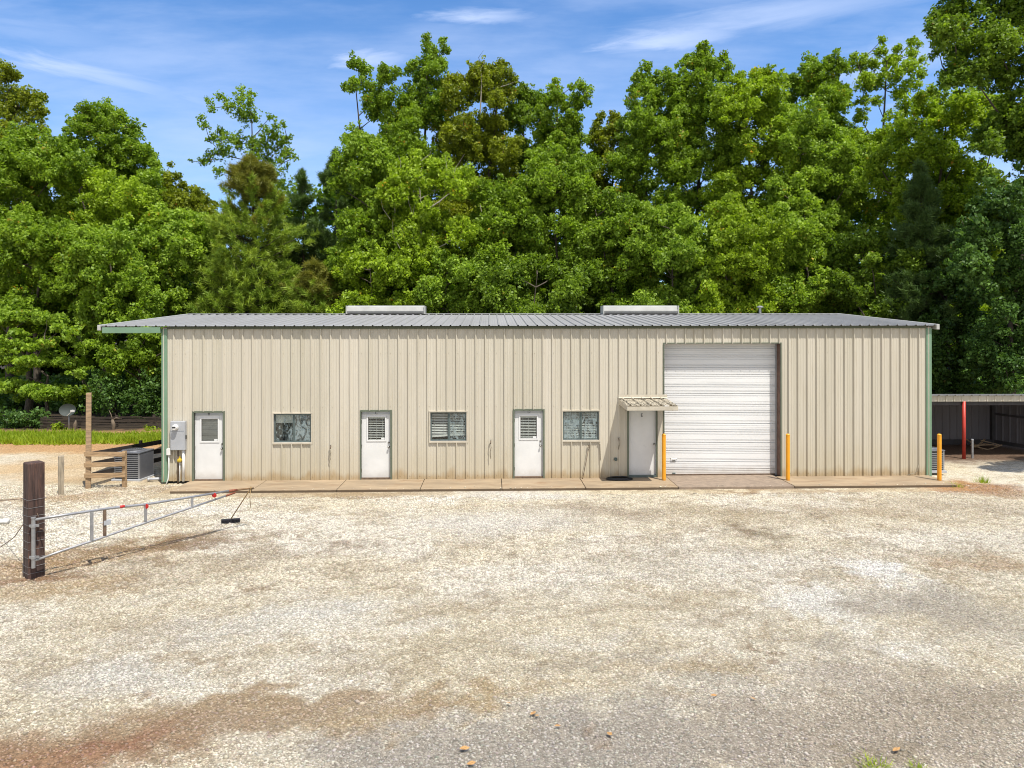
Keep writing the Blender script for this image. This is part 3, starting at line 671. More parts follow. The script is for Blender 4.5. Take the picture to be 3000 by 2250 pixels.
# door E
a, b, z0, z1 = DE; yd = .06
mb = MB(); mb.box(a + .03, b - .03, yd, yd + .044, z0 + .03, z1 - .04); d = mb.build('door', M['white'], bld); d['label'] = 'plain white door under the small awning, marked E'
mb = MB(); frame_rect(mb, a - .012, b + .012, .05, z1 + .012, .048, -.036, .02, False); mb.build('door_frame', M['frame'], d)
mb = MB(); mb.box(a + .036, b - .036, -.02, .11, .05, z0 + .028); mb.build('threshold', M['bronze'], d)
knob(d, 15.519, 1.11, yd - .001); hinges(d, a + .035, yd - .006, (.4, 1.1, 1.9))
letter('E', 15.13, yd - .0045, 2.03, .15, M['black'], d)
# windows
WL = ['sliding window with a roller shade half down on the left', 'sliding window with a blind in its left half and its bottom rail hanging askew', 'sliding window with crazed film over both panes']
for k, (a, b, z0, z1, mx) in enumerate(WINS):
    mb = MB(); t = .035
    mb.box(a - .02, b + .02, -.042, .0, z1 - .012, z1 + .035); mb.box(a - .02, b + .02, -.05, .0, z0 - .02, z0 + .035)
    mb.box(a - .02, a + .02, -.038, .0, z0 + .035, z1 - .012); mb.box(b - .02, b + .02, -.038, .0, z0 + .035, z1 - .012)
    wdw = mb.build('window', M['trim'], bld, bevel=.004); wdw['label'] = WL[k]
    ia, ib, iz0, iz1 = a + .02, b - .02, z0 + .035, z1 - .012
    mb = MB(); mb.box(ia, ia + .006, .0, .085, iz0, iz1); mb.box(ib - .006, ib, .0, .085, iz0, iz1); mb.box(ia + .006, ib - .006, .0, .085, iz0, iz0 + .006); mb.box(ia + .006, ib - .006, .0, .085, iz1 - .006, iz1); mb.build('reveal', M['alu'], wdw)
    mb = MB(); frame_rect(mb, ia + .008, mx, iz0 + .008, iz1 - .008, .034, .045, .075); frame_rect(mb, mx + .001, ib - .008, iz0 + .008, iz1 - .008, .034, .030, .060); mb.build('sash', M['bronze'], wdw, bevel=.003)
    for j, (pa, pb, py) in enumerate(((ia + .042, mx - .034, .058), (mx + .035, ib - .042, .044))):
        mb = MB(); mb.box(pa, pb, py, py + .004, iz0 + .042, iz1 - .042); mb.build('pane', M['glass'], wdw)
    films = {0: [(1, 'film1'), (0, 'film4')], 1: [(1, 'film2')], 2: [(0, 'film1'), (1, 'film3')]}[k]
    for j, fm in films:
        pa, pb, py = ((ia + .046, mx - .038, .0635), (mx + .039, ib - .046, .0495))[j]
        mb = MB(); mb.quad((pa, py, iz0 + .046), (pb, py, iz0 + .046), (pb, py, iz1 - .046), (pa, py, iz1 - .046)); mb.build('window_film', M[fm], wdw)
    if k == 0:
        mb = MB(); mb.box(ia + .03, mx + .0, .10, .104, iz1 - .28, iz1 - .03); mb.box(ia + .03, mx, .095, .11, iz1 - .295, iz1 - .28); mb.build('roller_shade', M['slat'], wdw)
        mb = MB(); mb.box(ia + .02, ib - .02, .30, .31, iz0, iz1); mb.build('curtain', mat('dim_curtain', (.16, .17, .16), .9, var=.4, vs=5, stretch=(4, 1, .5)), wdw)
    else:
        mb = MB(); z = iz0 + (.21 if k == 1 else .06)
        while z < iz1 - .05:
            mb.obox(((ia + ib) / 2, .115, z), ((ib - ia) / 2 - .03, 0, 0), (0, .002, 0), (0, .008, .0115)); z += .052
        for t in (.12, .37, .63, .88): xx = ia + (ib - ia) * t; mb.box(xx - .004, xx + .004, .100, .102, iz0 + .15, iz1 - .03)
        if k == 1: mb.beam((ia + .03, .11, iz0 + .135), (ib - .04, .11, iz0 + .195), .03, .055)
        mb.build('blind', M['slat'], wdw)
# roller door
a, b, z0, z1 = GAR; yr = .30
prof = []
z = z0 + .02
def groove(z, w, d): return [(z - w, 0), (z - w * .35, d), (z + w * .35, d), (z + w, 0)]
zz = [(z0 + .02, 0)]
base = z0 + .185 - .613
gs = []
for k in range(9):
    o_ = base + .613 * k
    gs += [(o_, .016, .034), (o_ + .058, .012, .020), (o_ + .105, .009, .014), (o_ + .19, .009, .014), (o_ + .245, .016, .034), (o_ + .30, .012, .020), (o_ + .345, .009, .014), (o_ + .50, .009, .014), (o_ + .555, .012, .020)]
for (g, w_, d_) in gs:
    if g - w_ > z0 + .05 and g + w_ < z1 - .1: zz += groove(g, w_, d_)
zz.append((z1 + .1, 0)); zz.sort()
mb = MB()
for (p, dp), (q, dq) in zip(zz, zz[1:]): mb.quad((a - .05, yr + dp, p), (b + .05, yr + dp, p), (b + .05, yr + dq, q), (a - .05, yr + dq, q))
rd = mb.build('roller_door', M['roller'], bld, fix=False)
mb = MB(); mb.box(a, b, yr - .02, yr + .02, z0 - .004, z0 + .035); mb.build('bottom_bar', M['rustpipe'], rd)
mb = MB(); mb.box(a, a + .003, .002, yr, .05, z1); mb.box(b - .003, b, .002, yr, .05, z1); mb.box(a + .003, b - .003, .002, yr, z1 - .003, z1); mb.build('jamb', M['rustjamb'], rd)
for e0, e1 in ((a + .004, a + .05), (b - .05, b - .004)):
    mb = MB(); mb.box(e0, e1, yr - .05, yr - .006, .05, z1 - .01); mb.build('guide_rail', M['alu'], rd)
mb = MB(); frame_rect(mb, a - .035, b + .035, .05, z1 + .03, .032, -.04, .0, False); mb.build('opening_trim', M['frame'], rd)
mb = MB(); hx = 16.22
mb.tube([(hx - .1, yr - .002, .60), (hx - .09, yr - .04, .60), (hx + .09, yr - .04, .60), (hx + .1, yr - .002, .60)], .012, 8); mb.box(hx - .05, hx + .05, yr - .015, yr - .002, .50, .535); mb.build('lift_handle', M['chrome'], rd)
mb = MB(); mb.box(hx - .045, hx + .05, yr - .028, yr - .002, .10, .14); mb.build('foot_latch', M['bronze'], rd)
# awning over door E
aw = bpy.data.objects.new('awning', None); COL.objects.link(aw); aw.parent = bld
x0, x1, P = 14.38, 15.90, 1.40
mb = MB(); rr = Vector((0, -P, -.075)); nv = Vector((0, -.054, 1)).normalized()
sheet_slope(mb, x1 - x0, .06, (x0, -.035, 2.575), (1, 0, 0), rr, nv, pitch=FT, hs=.85)
ap = mb.build('roof_panel', M['awning'], aw, fix=False)
mb = MB(); mb.box(x0 - .01, x1 + .01, -P - .03, -P + .01, 2.35, 2.472); mb.build('fascia', M['trim'], aw, bevel=.004)
for x in (x0 - .012, x1 - .028):
    mb = MB(); mb.add([(x, -P + .012, 2.35), (x + .04, -P + .012, 2.35), (x + .04, -P + .012, 2.49), (x, -P + .012, 2.49), (x, -.036, 2.40), (x + .04, -.036, 2.40), (x + .04, -.036, 2.56), (x, -.036, 2.56)],
                                      [(0, 1, 2, 3), (7, 6, 5, 4), (3, 2, 6, 7), (0, 3, 7, 4), (1, 0, 4, 5), (2, 1, 5, 6)])
    mb.build('side_rail', M['trim'], aw)
mb = MB(); mb.box(x0 - .02, x1 + .02, -.05, -.034, 2.615, 2.705); mb.add([(x0 - .02, -.05, 2.62), (x1 + .02, -.05, 2.62), (x1 + .02, -.13, 2.60), (x0 - .02, -.13, 2.60)], [(0, 1, 2, 3)]); mb.build('flashing', M['trim'], aw)

# ------------------------------------------------------------------ slab
bs = [.85, 3.225, 5.722, 8.183, 10.617, 13.122, 15.92, 19.45, 24.45]
mb = MB(); fd = -1.42
for i, (p, q) in enumerate(zip(bs, bs[1:])):
    if abs(p - 15.92) < .01: continue
    mb.add([site(p + .008, fd, -.15), site(q - .008, fd, -.15), site(q - .008, -.002, -.15), site(p + .008, -.002, -.15), site(p + .008, fd, .055), site(q - .008, fd, .055), site(q - .008, -.002, .055), site(p + .008, -.002, .055)],
           [(3, 2, 1, 0), (4, 5, 6, 7), (0, 1, 5, 4), (1, 2, 6, 5), (2, 3, 7, 6), (3, 0, 4, 7)])
o = mb.build('pavement', M['concrete'], bevel=.012); o['kind'] = 'structure'
mb = MB(); p, q = 15.92, 19.45
mb.add([site(p + .008, fd, -.15), site(q - .008, fd, -.15), site(q - .008, .28, -.15), site(p + .008, .28, -.15), site(p + .008, fd, .05), site(q - .008, fd, .05), site(q - .008, .28, .05), site(p + .008, .28, .05)],
       [(3, 2, 1, 0), (4, 5, 6, 7), (0, 1, 5, 4), (1, 2, 6, 5), (2, 3, 7, 6), (3, 0, 4, 7)])
o = mb.build('pavement', M['rough_concrete'], bevel=.012); o['kind'] = 'structure'

# ------------------------------------------------------------------ bollards
BL = ['yellow bollard on the slab between door E and the roller door', 'yellow bollard on the slab just past the roller door', 'yellow bollard at the far end of the slab, past the green corner']
proto = None
for k, (x, y) in enumerate(((4.757, 22.265), (8.634, 22.236), (13.35, 22.187))):
    r = thing('bollard', BL[k], 'bollard', (x, y, .055), 0, 'yellow bollards along the slab')
    mb = MB(); mb.lathe((0, 0, 0), [(.062, -.04), (.062, 1.40)], 24); c1 = mb.build('pipe', M['yellow'], r, smooth=False)
    c1.data.shade_smooth()
    e = c1.modifiers.new('split', 'EDGE_SPLIT')
    mb = MB(); mb.lathe((0, 0, 0), [(.064, 1.395), (.062, 1.425), (.05, 1.445), (.025, 1.458), (0, 1.46)], 24); mb.build('cap', M['yellow'], r, smooth=True)

# ------------------------------------------------------------------ fittings on the front wall
r = thing('meter_box', 'grey electric meter box on the wall beside door B', 'meter box', site(.538, -.03, 1.04), TH)
mb = MB(); mb.box(-.225, .225, -.13, .0, 0, .90); mb.build('enclosure', M['meter'], r, bevel=.008)
mb = MB(); mb.box(-.215, .205, -.142, -.131, .012, .575); mb.build('lower_cover', M['meter'], r, bevel=.004)
mb = MB(); mb.box(-.215, .205, -.140, -.131, .60, .89); mb.build('upper_cover', M['meter'], r, bevel=.004)
mb = MB(); mb.lathe((-.055, -.14, .72), [(.092, 0), (.092, -.03), (.082, -.035), (.082, -.10), (.07, -.13), (.0, -.14)], 22, 'y'); mt = mb.build('meter', M['pvc'], r, smooth=False)
mb = MB(); mb.box(-.11, -.0, -.283, -.2805, .71, .755); mb.build('dial', M['black'], mt)
mb = MB(); mb.box(.226, .245, -.09, -.04, .34, .46); mb.build('latch', M['black'], r)
mb = MB(); mb.tube([(.15, -.06, 0), (.15, -.06, -.98)], .038, 12); mb.build('conduit', M['pvc'], r, smooth=True)
r = thing('junction_box', 'small light grey junction box beside the green corner trim', 'junction box', site(.235, -.03, .88), TH)
mb = MB(); mb.box(-.062, .062, -.10, 0, 0, .205); mb.build('housing', M['pvc'], r, bevel=.012)
mb = MB(); mb.tube([(0.0, -.05, 0), (.0, -.05, -.45), (-.02, -.06, -.75), (-.055, -.12, -.90)], .018, 10); mb.build('conduit', M['pvc'], r, smooth=True)
r = thing('gas_riser', 'brown pipe with a yellow valve below the meter box', 'pipe', site(.52, -.07, 0), TH)
mb = MB(); mb.tube([(-.01, 0, -.02), (-.01, 0, 1.04)], .022, 10); mb.tube([(-.01, 0, .72), (.06, -.03, .72)], .018, 8); mb.build('pipe', M['rustpipe'], r, smooth=True)
mb = MB(); mb.lathe((.06, -.02, .72), [(.06, .02), (.065, -.02), (.06, -.07), (.02, -.085), (0, -.085)], 16, 'y'); mb.box(.05, .08, -.05, -.02, .775, .84); mb.build('valve', M['yplastic'], r)
mb = MB(); mb.tube([(.06, -.03, .66), (.06, -.03, .40), (.05, -.04, .06)], .017, 8); mb.build('drop_pipe', M['pvc'], r, smooth=True)
def faucet(s, z, label, tail):
    r = thing('wall_faucet', label, 'faucet', site(s, -.03, z), TH, 'outdoor faucets along the front wall')
    mb = MB(); mb.tube([(0, 0, 0), (0, -.07, 0), (0, -.095, -.03), (0, -.10, -.07)], [.014, .016, .014, .016], 10); mb.build('spout', M['rustpipe'], r, smooth=True)
    mb = MB(); mb.lathe((0, -.05, .035), [(.004, -.02), (.006, 0), (.03, .002), (.03, .012), (0, .014)], 12); mb.build('handle', M['chrome'], r)
    if tail:
        mb = MB(); mb.tube([(0, -.10, -.07), (.012, -.085, -.2), (-.02, -.07, -.33), (-.005, -.06, -tail)], [.011, .014, .013, .008], 8); mb.build('hose_stub', M['greyhose'], r, smooth=True)
M['greyhose'] = mat('faded_hose', (.27, .24, .18), .7, var=.3, vs=20)
faucet(5.25, 1.12, 'wall faucet with a short hose stub between the first window and door C', .42)
faucet(10.285, 1.25, 'wall faucet with a longer hose stub between the second window and door D', .55)
faucet(13.40, 1.09, 'wall faucet under the third window with a stick leaning by it', 0)
faucet(14.36, 1.30, 'wall faucet in the shade of the awning', .2)
mb = MB(); mb.tube([site(13.395, -.10, 1.0), site(13.19, -.18, .055)], .011, 7)
tag(mb.build('stick', M['rustpipe'], smooth=True), 'thin dark stick leaning on the wall under the third window', 'stick')
mb = MB(); mb.tube([site(13.70, -.045, 1.165), site(13.745, -.05, 1.165), site(13.762, -.05, 1.12), site(13.772, -.05, .62)], .014, 8)
tag(mb.build('drain_pipe', M['greyhose'], smooth=True), 'thin hooked pipe on the wall at the corner of the third window', 'pipe')
r = thing('wall_vent', 'small round dark vent low on the wall left of door E', 'vent', site(14.27, -.004, .645), TH)
mb = MB(); mb.lathe((0, 0, 0), [(.055, 0), (.055, -.035), (.045, -.04), (.043, -.01), (0, -.008)], 18, 'y'); mb.build('hood', M['bronze'], r)
pts = []
for k in range(90):
    t = k / 89; an = t * 2 * PI * 4.2; rad = .20 + .10 * (1 - t) + .015 * math.sin(an * 1.3)
    c = site(14.32, -.30, .075 + .012 * (k // 21)); pts.append((c.x + rad * 1.45 * math.cos(an), c.y + rad * .75 * math.sin(an), c.z))
mb = MB(); mb.tube(pts, .016, 8); tag(mb.build('garden_hose', M['hose'], smooth=True), 'coiled black hose lying on the slab left of door E', 'hose')
mb = MB(); mb.tube([site(24.10, -.05, .40), site(24.08, -.05, .22), site(23.95, -.055, .13), site(23.7, -.07, .075)], .010, 7)
tag(mb.build('cable', M['greyhose'], smooth=True), 'short loose cable hanging low on the wall near the far green corner', 'cable')

# ------------------------------------------------------------------ air conditioners
def condenser(label, loc, rz, w, d, h):
    r = thing('air_conditioner', label, 'air conditioner', loc, rz, 'air conditioner units beside the building')
    mb = MB(); mb.box(-w / 2 - .05, w / 2 + .05, -d / 2 - .05, d / 2 + .05, -.03, .05); mb.build('pad', M['meter'], r, bevel=.01)
    mb = MB(); mb.box(-w / 2 + .03, w / 2 - .03, -d / 2 + .03, d / 2 - .03, .05, h - .06); mb.build('coil', M['acdark'], r)
    mb = MB(); z = .10
    while z < h - .09:
        for (x0, x1, y0, y1) in ((-w / 2 + .04, w / 2 - .04, -d / 2, -d / 2 + .022), (-w / 2 + .04, w / 2 - .04, d / 2 - .022, d / 2), (-w / 2, -w / 2 + .022, -d / 2 + .04, d / 2 - .04)): mb.box(x0, x1, y0, y1, z, z + .026)
        z += .062
    mb.build('louver', M['acfin'], r)
    for x in (-1, 1):
        for y in (-1, 1):
            mb = MB(); mb.box(min(x * w / 2, x * (w / 2 - .05)), max(x * w / 2, x * (w / 2 - .05)), min(y * d / 2, y * (d / 2 - .05)), max(y * d / 2, y * (d / 2 - .05)), .05, h - .05); mb.build('corner_post', M['acfin'], r, bevel=.008)
    mb = MB(); mb.box(w / 2 - .03, w / 2 + .004, -d / 2 + .05, d / 2 - .05, .05, h - .05); mb.build('side_panel', M['ac'], r)
    mb = MB(); mb.box(-w / 2 - .015, w / 2 + .015, -d / 2 - .015, d / 2 + .015, h - .06, h - .02); mb.lathe((0, 0, h - .02), [(min(w, d) * .46, 0), (min(w, d) * .44, .035), (min(w, d) * .18, .05), (0, .05)], 24); mb.build('top_cover', M['ac'], r, bevel=.008)
    mb = MB()
    for q in range(1, 6): 
        rad = min(w, d) * .44 * q / 6; mb.tube([(rad * math.cos(t), rad * math.sin(t), h + .035 - .002 * q) for t in [2 * PI * i / 20 for i in range(21)]], .005, 5, False)
    mb.build('fan_grille', M['black'], r)
    return r
condenser('grey air conditioner unit by the left corner behind the rail fence', (-12.28, 23.05, -.02), math.radians(-4), .86, .80, .92)
p = gr(2738, 1387); condenser('grey air conditioner unit on the far side of the building by the yellow bollard', (13.92, 23.75, .08), TH, .62, .75, .74)
mb = MB(); g0, g1 = gr(433, 1404, .05), gr(478, 1402, .05); mb.tube([g0, g1], .045, 12); mb.tube([g0 + Vector((-.0, 0, 0)), g0 + Vector((.06, .0, .0))], .055, 12)
tag(mb.build('drain_pipe', M['gpvc'], smooth=True), 'grey plastic pipe lying on the ground between air conditioner and green corner', 'pipe')
mb = MB(); g0, g1 = gr(-30, 1529, .04), gr(20, 1527, .04); mb.tube([g0, g1], .055, 12); mb.tube([g1 - Vector((.1, 0, 0)), g1 + Vector((.03, 0, 0))], .066, 12)
tag(mb.build('drain_pipe', M['pvc'], smooth=True), 'white plastic pipe end on the gravel at the left edge behind the thick post', 'pipe')

# ------------------------------------------------------------------ posts, rails, gate
tp = gr(258, 1429)
mb = MB(); mb.box(-.07, .07, -.07, .07, -.3, 2.88); o = mb.build('wood_post', M['oldwood'], bevel=.008); o.location = (tp.x, tp.y, 0); o.rotation_euler = (0, math.radians(.4), math.radians(24))
tag(o, 'tall square weathered wood post at the end of the rail fence', 'post')
rf = thing('rail_fence', 'short pale three rail wooden fence panel in front of the air conditioner', 'fence', (tp.x, tp.y, 0))
q = gr(364, 1424.5)
mb = MB(); mb.box(q.x - tp.x - .055, q.x - tp.x + .055, q.y - tp.y - .05, q.y - tp.y + .05, -.2, 1.08); mb.build('post', M['railwood'], rf, bevel=.006)
for (va, vb, vc, vd) in ((1324, 1337, 1324, 1338), (1356, 1370, 1352, 1366), (1387, 1401, 1385, 1398)):
    A = at(246, (va + vb) / 2, tp.y - .10); B = at(366, (vc + vd) / 2, q.y - .08); mb = MB()
    mb.beam(A - Vector((tp.x, tp.y, 0)), B - Vector((tp.x, tp.y, 0)), .035, .14); mb.build('rail', M['railwood'], rf, bevel=.006)
df = thing('rail_fence', 'dark three rail fence running back behind the air conditioner', 'fence', (tp.x, tp.y, 0))
E0 = Vector((-12.86, 21.75, 0)); E1 = Vector((-12.35, 25.2, 0)); E2 = Vector((-12.05, 27.2, 0)); O = Vector((tp.x, tp.y, 0))
for zt0, zt1 in ((.99, .84), (.68, .54), (.35, .24)):
    mb = MB(); mb.beam(E0 + Vector((0, 0, zt0)) - O, E2 + Vector((0, 0, zt0 - (zt0 - zt1) * 1.6)) - O, .04, .15); mb.build('rail', M['blackwood'], df, bevel=.006)
for t in (.42, .97):
    c = E0.lerp(E2, t) - O; mb = MB(); mb.box(c.x - .10, c.x - .02, c.y - .05, c.y + .05, -.2, 1.05); mb.build('post', M['blackwood'], df)
sp_ = gr(178.5, 1447)
mb = MB(); mb.box(-.072, .072, -.072, .072, -.3, 1.11); o = mb.build('wood_post', M['greywood'], bevel=.012); o.location = (sp_.x, sp_.y, 0); o.rotation_euler = (0, 0, math.radians(35))
tag(o, 'short grey wood post standing alone on the gravel', 'post')
gp = gr(99, 1688)
gpost = thing('gate_post', 'thick dark brown wood post carrying the metal swing gate', 'post', (gp.x, gp.y, 0), math.radians(-38))
mb = MB(); mb.box(-.143, .143, -.143, .143, -.4, 2.22); tb = mb.build('timber', M['darkwood'], gpost, bevel=.022)
mb = MB()
for zz_ in (1.52, 1.36, 1.20, 1.04, .88, .72, .56, .40, .24, .10):
    e = .149 + .004 * math.sin(zz_ * 9); dz = .01 * math.sin(zz_ * 23)
    mb.tube([(-e, -e, zz_), (e, -e, zz_ + dz), (e, e, zz_), (-e, e, zz_ - dz), (-e, -e, zz_)], .0035, 5, False)
for xx in (-.1, .0, .1): mb.tube([(xx, -.150, .04), (xx + .006, -.151, .6), (xx, -.150, 1.36)], .003, 5)
for yy in (-.09, .02, .1): mb.tube([(-.150, yy, .04), (-.150, yy, 1.36)], .003, 5)
mb.build('wire_mesh', M['wire'], gpost)
mb = MB(); mb.tube([(.15, .02, .98), (.20, .02, .96), (.33, .06, .95), (.335, .06, .91)], .008, 6); mb.tube([(.15, .0, 1.25), (.22, .0, 1.2), (.21, .0, 1.02), (.15, .0, .98)], .006, 6); mb.build('latch_hook', M['rustpipe'], gpost)
# gate
hp = at(97, 1590, gp.y - .25); hp = Vector((hp.x, hp.y, 0))
g = thing('swing_gate', 'long tapered galvanised pipe gate with red reflectors, standing open', 'gate', hp)
def gp_(u, v, t):                   # a point t (0..1) out along the gate leaf
    Y = hp.y + (17.2 - hp.y) * t; return at(u, v, Y) - hp
def tpar(u):
    lo, hi = 0.0, 1.2                # where the leaf's plane crosses that sighting
    X0_, Y0_, X1_, Y1_ = hp.x, hp.y, (742 - 1500) / F * 17.2, 17.2
    k = (u - 1500) / F
    return (k * Y0_ - X0_) / ((X1_ - X0_) - k * (Y1_ - Y0_))
def gpt(u, v): return gp_(u, v, tpar(u))
mb = MB(); mb.tube([Vector((0, 0, at(97, 1664, hp.y).z)), Vector((0, 0, at(97, 1517, hp.y).z))], .034, 14); mb.lathe((0, 0, at(97, 1517, hp.y).z), [(.042, -.01), (.042, .012), (0, .02)], 14); mb.build('hinge_pipe', M['galv'], g, smooth=False)
mb = MB()
for v in (1541, 1633):
    zc = at(97, v, hp.y).z
    mb.lathe((0, 0, zc), [(.036, -.028), (.046, -.026), (.046, .026), (.036, .028)], 14); mb.obox((0, .02, zc), (.085, .01, 0), (-.002, .014, 0), (0, 0, .022))
    c = Vector((gp.x, gp.y, zc)) - Vector((hp.x, hp.y, 0)); mb.tube([(-.06, .02, zc), c + Vector((-.06, -.1, 0))], .009, 6); mb.tube([(.06, .02, zc), c + Vector((.06, -.1, 0))], .009, 6)
mb.build('hinge_strap', M['galv'], g)
def path(*uv): return [gpt(u, v) for u, v in uv]
mb = MB(); mb.tube([Vector((0.02, .01, gpt(101, 1522).z))] + path((200, 1507), (320, 1489), (430, 1477), (550, 1457.5), (671, 1438)), .0255, 12); mb.build('top_rail', M['galv'], g, smooth=True)
mb = MB(); mb.tube([Vector((0.02, .01, gpt(101, 1642).z))] + path((180, 1614), (268, 1585), (430, 1530), (550, 1490), (660, 1453)), .0235, 12); mb.build('bottom_rail', M['galv'], g, smooth=True)
mb = MB(); mb.tube(path((671, 1438), (700, 1434.5), (742, 1430)), [.024, .024, .02], 10); mb.build('tip_pole', M['brownpipe'], g, smooth=True)
mb = MB(); mb.tube(path((660, 1453), (688, 1443)), .025, 10); mb.tube(path((669, 1438.5), (694, 1435.2)), .0275, 10); mb.build('rusty_tip', M['rust'], g, smooth=True)
for (u, v0, v1, m_, r_) in ((268, 1499, 1583, 'galv', .030), (306, 1493, 1570, 'rustpipe', .030), (426, 1479, 1529, 'galv', .028), (562, 1456, 1484, 'galv', .026)):
    mb = MB(); A, B = gpt(u, v0), gpt(u, v1); B = Vector((A.x, A.y, B.z)); mb.obox((A + B) / 2, (r_ * .8, r_ * .6, 0), (-r_ * .5, r_ * .66, 0), (0, 0, (A.z - B.z) / 2)); mb.build('brace', M[m_], g, bevel=.006)
c = gpt(313, 1530); mb = MB(); mb.obox(c, (.05, .04, 0), (-.03, .04, 0), (0, 0, .045)); mb.tube([c + Vector((-.12, -.05, 0)), c + Vector((.04, 0, 0))], .012, 6); mb.build('lock_box', M['meter'], g)
mb = MB(); mb.tube(path((350, 1485.5), (364, 1483.2)), .0285, 12); mb.build('reflector_band', M['red'], g, smooth=True)
for u, v in ((430, 1482), (629, 1450)):
    c = gpt(u, v); mb = MB(); mb.obox(c + Vector((0, -.035, 0)), (.05, 0, 0), (0, .006, 0), (0, 0, .055)); 
    mb = MB(); mb.lathe(c + Vector((0, -.035, 0)), [(.05, .008), (.055, 0), (.05, -.008), (0, -.012)], 16, 'y'); mb.build('reflector', M['red'], g)
tip = gpt(735, 1431) + hp
mb = MB(); mb.tube([tip + Vector((-.01, 0, .045)), tip + Vector((.0, -.03, .0)), tip + Vector((.01, 0, -.04)), tip + Vector((0.0, .03, 0)), tip + Vector((-.01, 0, .045))], .012, 6)
mb.tube([tip + Vector((0, -.03, -.03)), tip + Vector((-.01, -.06, -.2)), tip + Vector((.015, -.06, -.45))], .008, 6)
tag(mb.build('rope', M['stick'], smooth=True), 'frayed tan rope knotted round the tip of the gate', 'rope')
bh = gr(675, 1531)
br = thing('push_broom', 'black push broom standing on the gravel with its stick against the gate tip', 'broom', bh)
mb = MB(); mb.obox((0, 0, .075), (.21, .06, 0), (-.012, .032, 0), (0, 0, .022)); mb.build('head', M['brush'], br, bevel=.01)
mb = MB()
for k in range(60):
    t = (k / 59 - .5) * .40; mb.obox((t, t * .28 + random.uniform(-.02, .02), .028), (.005, 0, 0), (0, .022, 0), (random.uniform(-.006, .006), 0, .03))
mb.build('bristles', M['brush'], br)
mb = MB(); mb.tube([(0, 0, .08), tip - bh + Vector((.02, -.035, .03))], .0125, 8); mb.build('handle', M['stick'], br, smooth=True)
mb = MB(); e = Vector((gp.x, gp.y, 0))
mb.tube([at(72, 1530, gp.y), at(40, 1575, gp.y + .3), at(0, 1603, gp.y + .6), at(-60, 1630, gp.y + .8)], .008, 6)
tag(mb.build('fence_wire', M['rustpipe'], smooth=True), 'slack dark wire hanging from the thick gate post down to the left', 'wire')
mb = MB(); mb.tube([at(74, 1461, gp.y), at(0, 1466, gp.y + 2.4), at(-120, 1469, gp.y + 5)], .007, 6)
tag(mb.build('fence_wire', M['rustpipe'], smooth=True), 'taut wire running level from the upper part of the gate post', 'wire')

# ------------------------------------------------------------------ satellite dish, back fence
b_ = gr(202, 1262, .0)
sd = thing('satellite_dish', 'grey satellite dish on a thin pole at the edge of the woods', 'satellite dish', (b_.x, b_.y, 0))
mb = MB(); mb.tube([(0, 0, -.1), (0, 0, .92)], .028, 10); mb.build('pole', M['meter'], sd, smooth=True)
R_ = Matrix.Rotation(math.radians(15), 3, 'Z') @ Matrix.Rotation(math.radians(74), 3, 'X')
mb = MB(); rows = [(k / 6, .11 * (k / 6) ** 2) for k in range(7)]; 
for sgn in (0, 1):
    vs, fs = [], []
    for i, (rr_, zz_) in enumerate(rows):
        for k in range(24):
            t = 2 * PI * k / 24; vs.append(R_ @ Vector((.36 * rr_ * math.cos(t), .30 * rr_ * math.sin(t), zz_ + .012 * sgn)) + Vector((.0, -.06, .98)))
    for i in range(6):
        for k in range(24): fs.append((i * 24 + k, i * 24 + (k + 1) % 24, (i + 1) * 24 + (k + 1) % 24, (i + 1) * 24 + k))
    mb.add(vs, fs)
mb.build('reflector', M['dish'], sd, fix=False)
mb = MB(); A = R_ @ Vector((0, -.28, .1)) + Vector((0, -.06, .98)); B = Vector((.36, -.32, .98)); mb.tube([A, B], .014, 8); mb.obox(B, (.07, -.03, 0), (.02, .05, 0), (0, 0, .045)); mb.build('receiver_arm', M['pvc'], sd)
pf = thing('plank_fence', 'low old plank fence in the shade at the edge of the woods', 'fence', at(110, 1264, 33.6))
pf.location.z = .02
po = pf.location.copy()
FA, FB = Vector((at(118, 1264, 34.3).x, 34.3, po.z)), Vector((-14.0, 34.9, po.z))
for k in range(8):
    zc = .03 + k * .072 + random.uniform(-.01, .01); cut = random.uniform(.35, .65); up_ = Vector((0, 0, zc)); w1, w2 = random.uniform(-.02, .02), random.uniform(-.02, .02)
    mb = MB(); mb.beam(FA + up_ - po, FA.lerp(FB, cut) + up_ + Vector((0, 0, w1)) - po, .03, .046); mb.build('plank', M['plank'], pf)
    mb = MB(); mb.beam(FA.lerp(FB, cut + .004) + up_ + Vector((0, -.01, w2)) - po, FB + up_ - po, .03, .044); mb.build('plank', M['plank'], pf)
for t in (0.02, .2, .4, .6, .8, .97):
    c = FA.lerp(FB, t) - po; mb = MB(); mb.box(c.x - .05, c.x + .05, c.y + .03, c.y + .12, -.3, random.uniform(.56, .74)); mb.build('post', M['plank'], pf)
o_ = at(331, 1258, 34.0); mb = MB(); mb.tube([(0, 0, -.4), (.02, 0, .25), (-.02, 0, .48)], [.10, .09, .07], 10); mb.tube([(0, 0, .46), (.18, -.05, .56), (.34, -.05, .53)], [.035, .025, .012], 7); mb.tube([(-.02, 0, .42), (-.1, 0, .72), (-.2, .02, .9)], [.032, .022, .01], 7)
o = mb.build('tree_stump', M['greybark'], smooth=True); o.location = o_; tag(o, 'broken pale stump with bare branches in front of the plank fence', 'stump')
o_ = at(218, 1258, 34.0); mb = MB(); mb.tube([(0, 0, -.4), (.01, 0, .25), (.03, 0, .44)], [.10, .09, .05], 9); mb.tube([(-.05, 0, .1), (-.07, 0, .36)], [.05, .02], 7)
o = mb.build('tree_stump', M['greybark'], smooth=True); o.location = o_; tag(o, 'short splintered stump beside the satellite dish pole', 'stump')

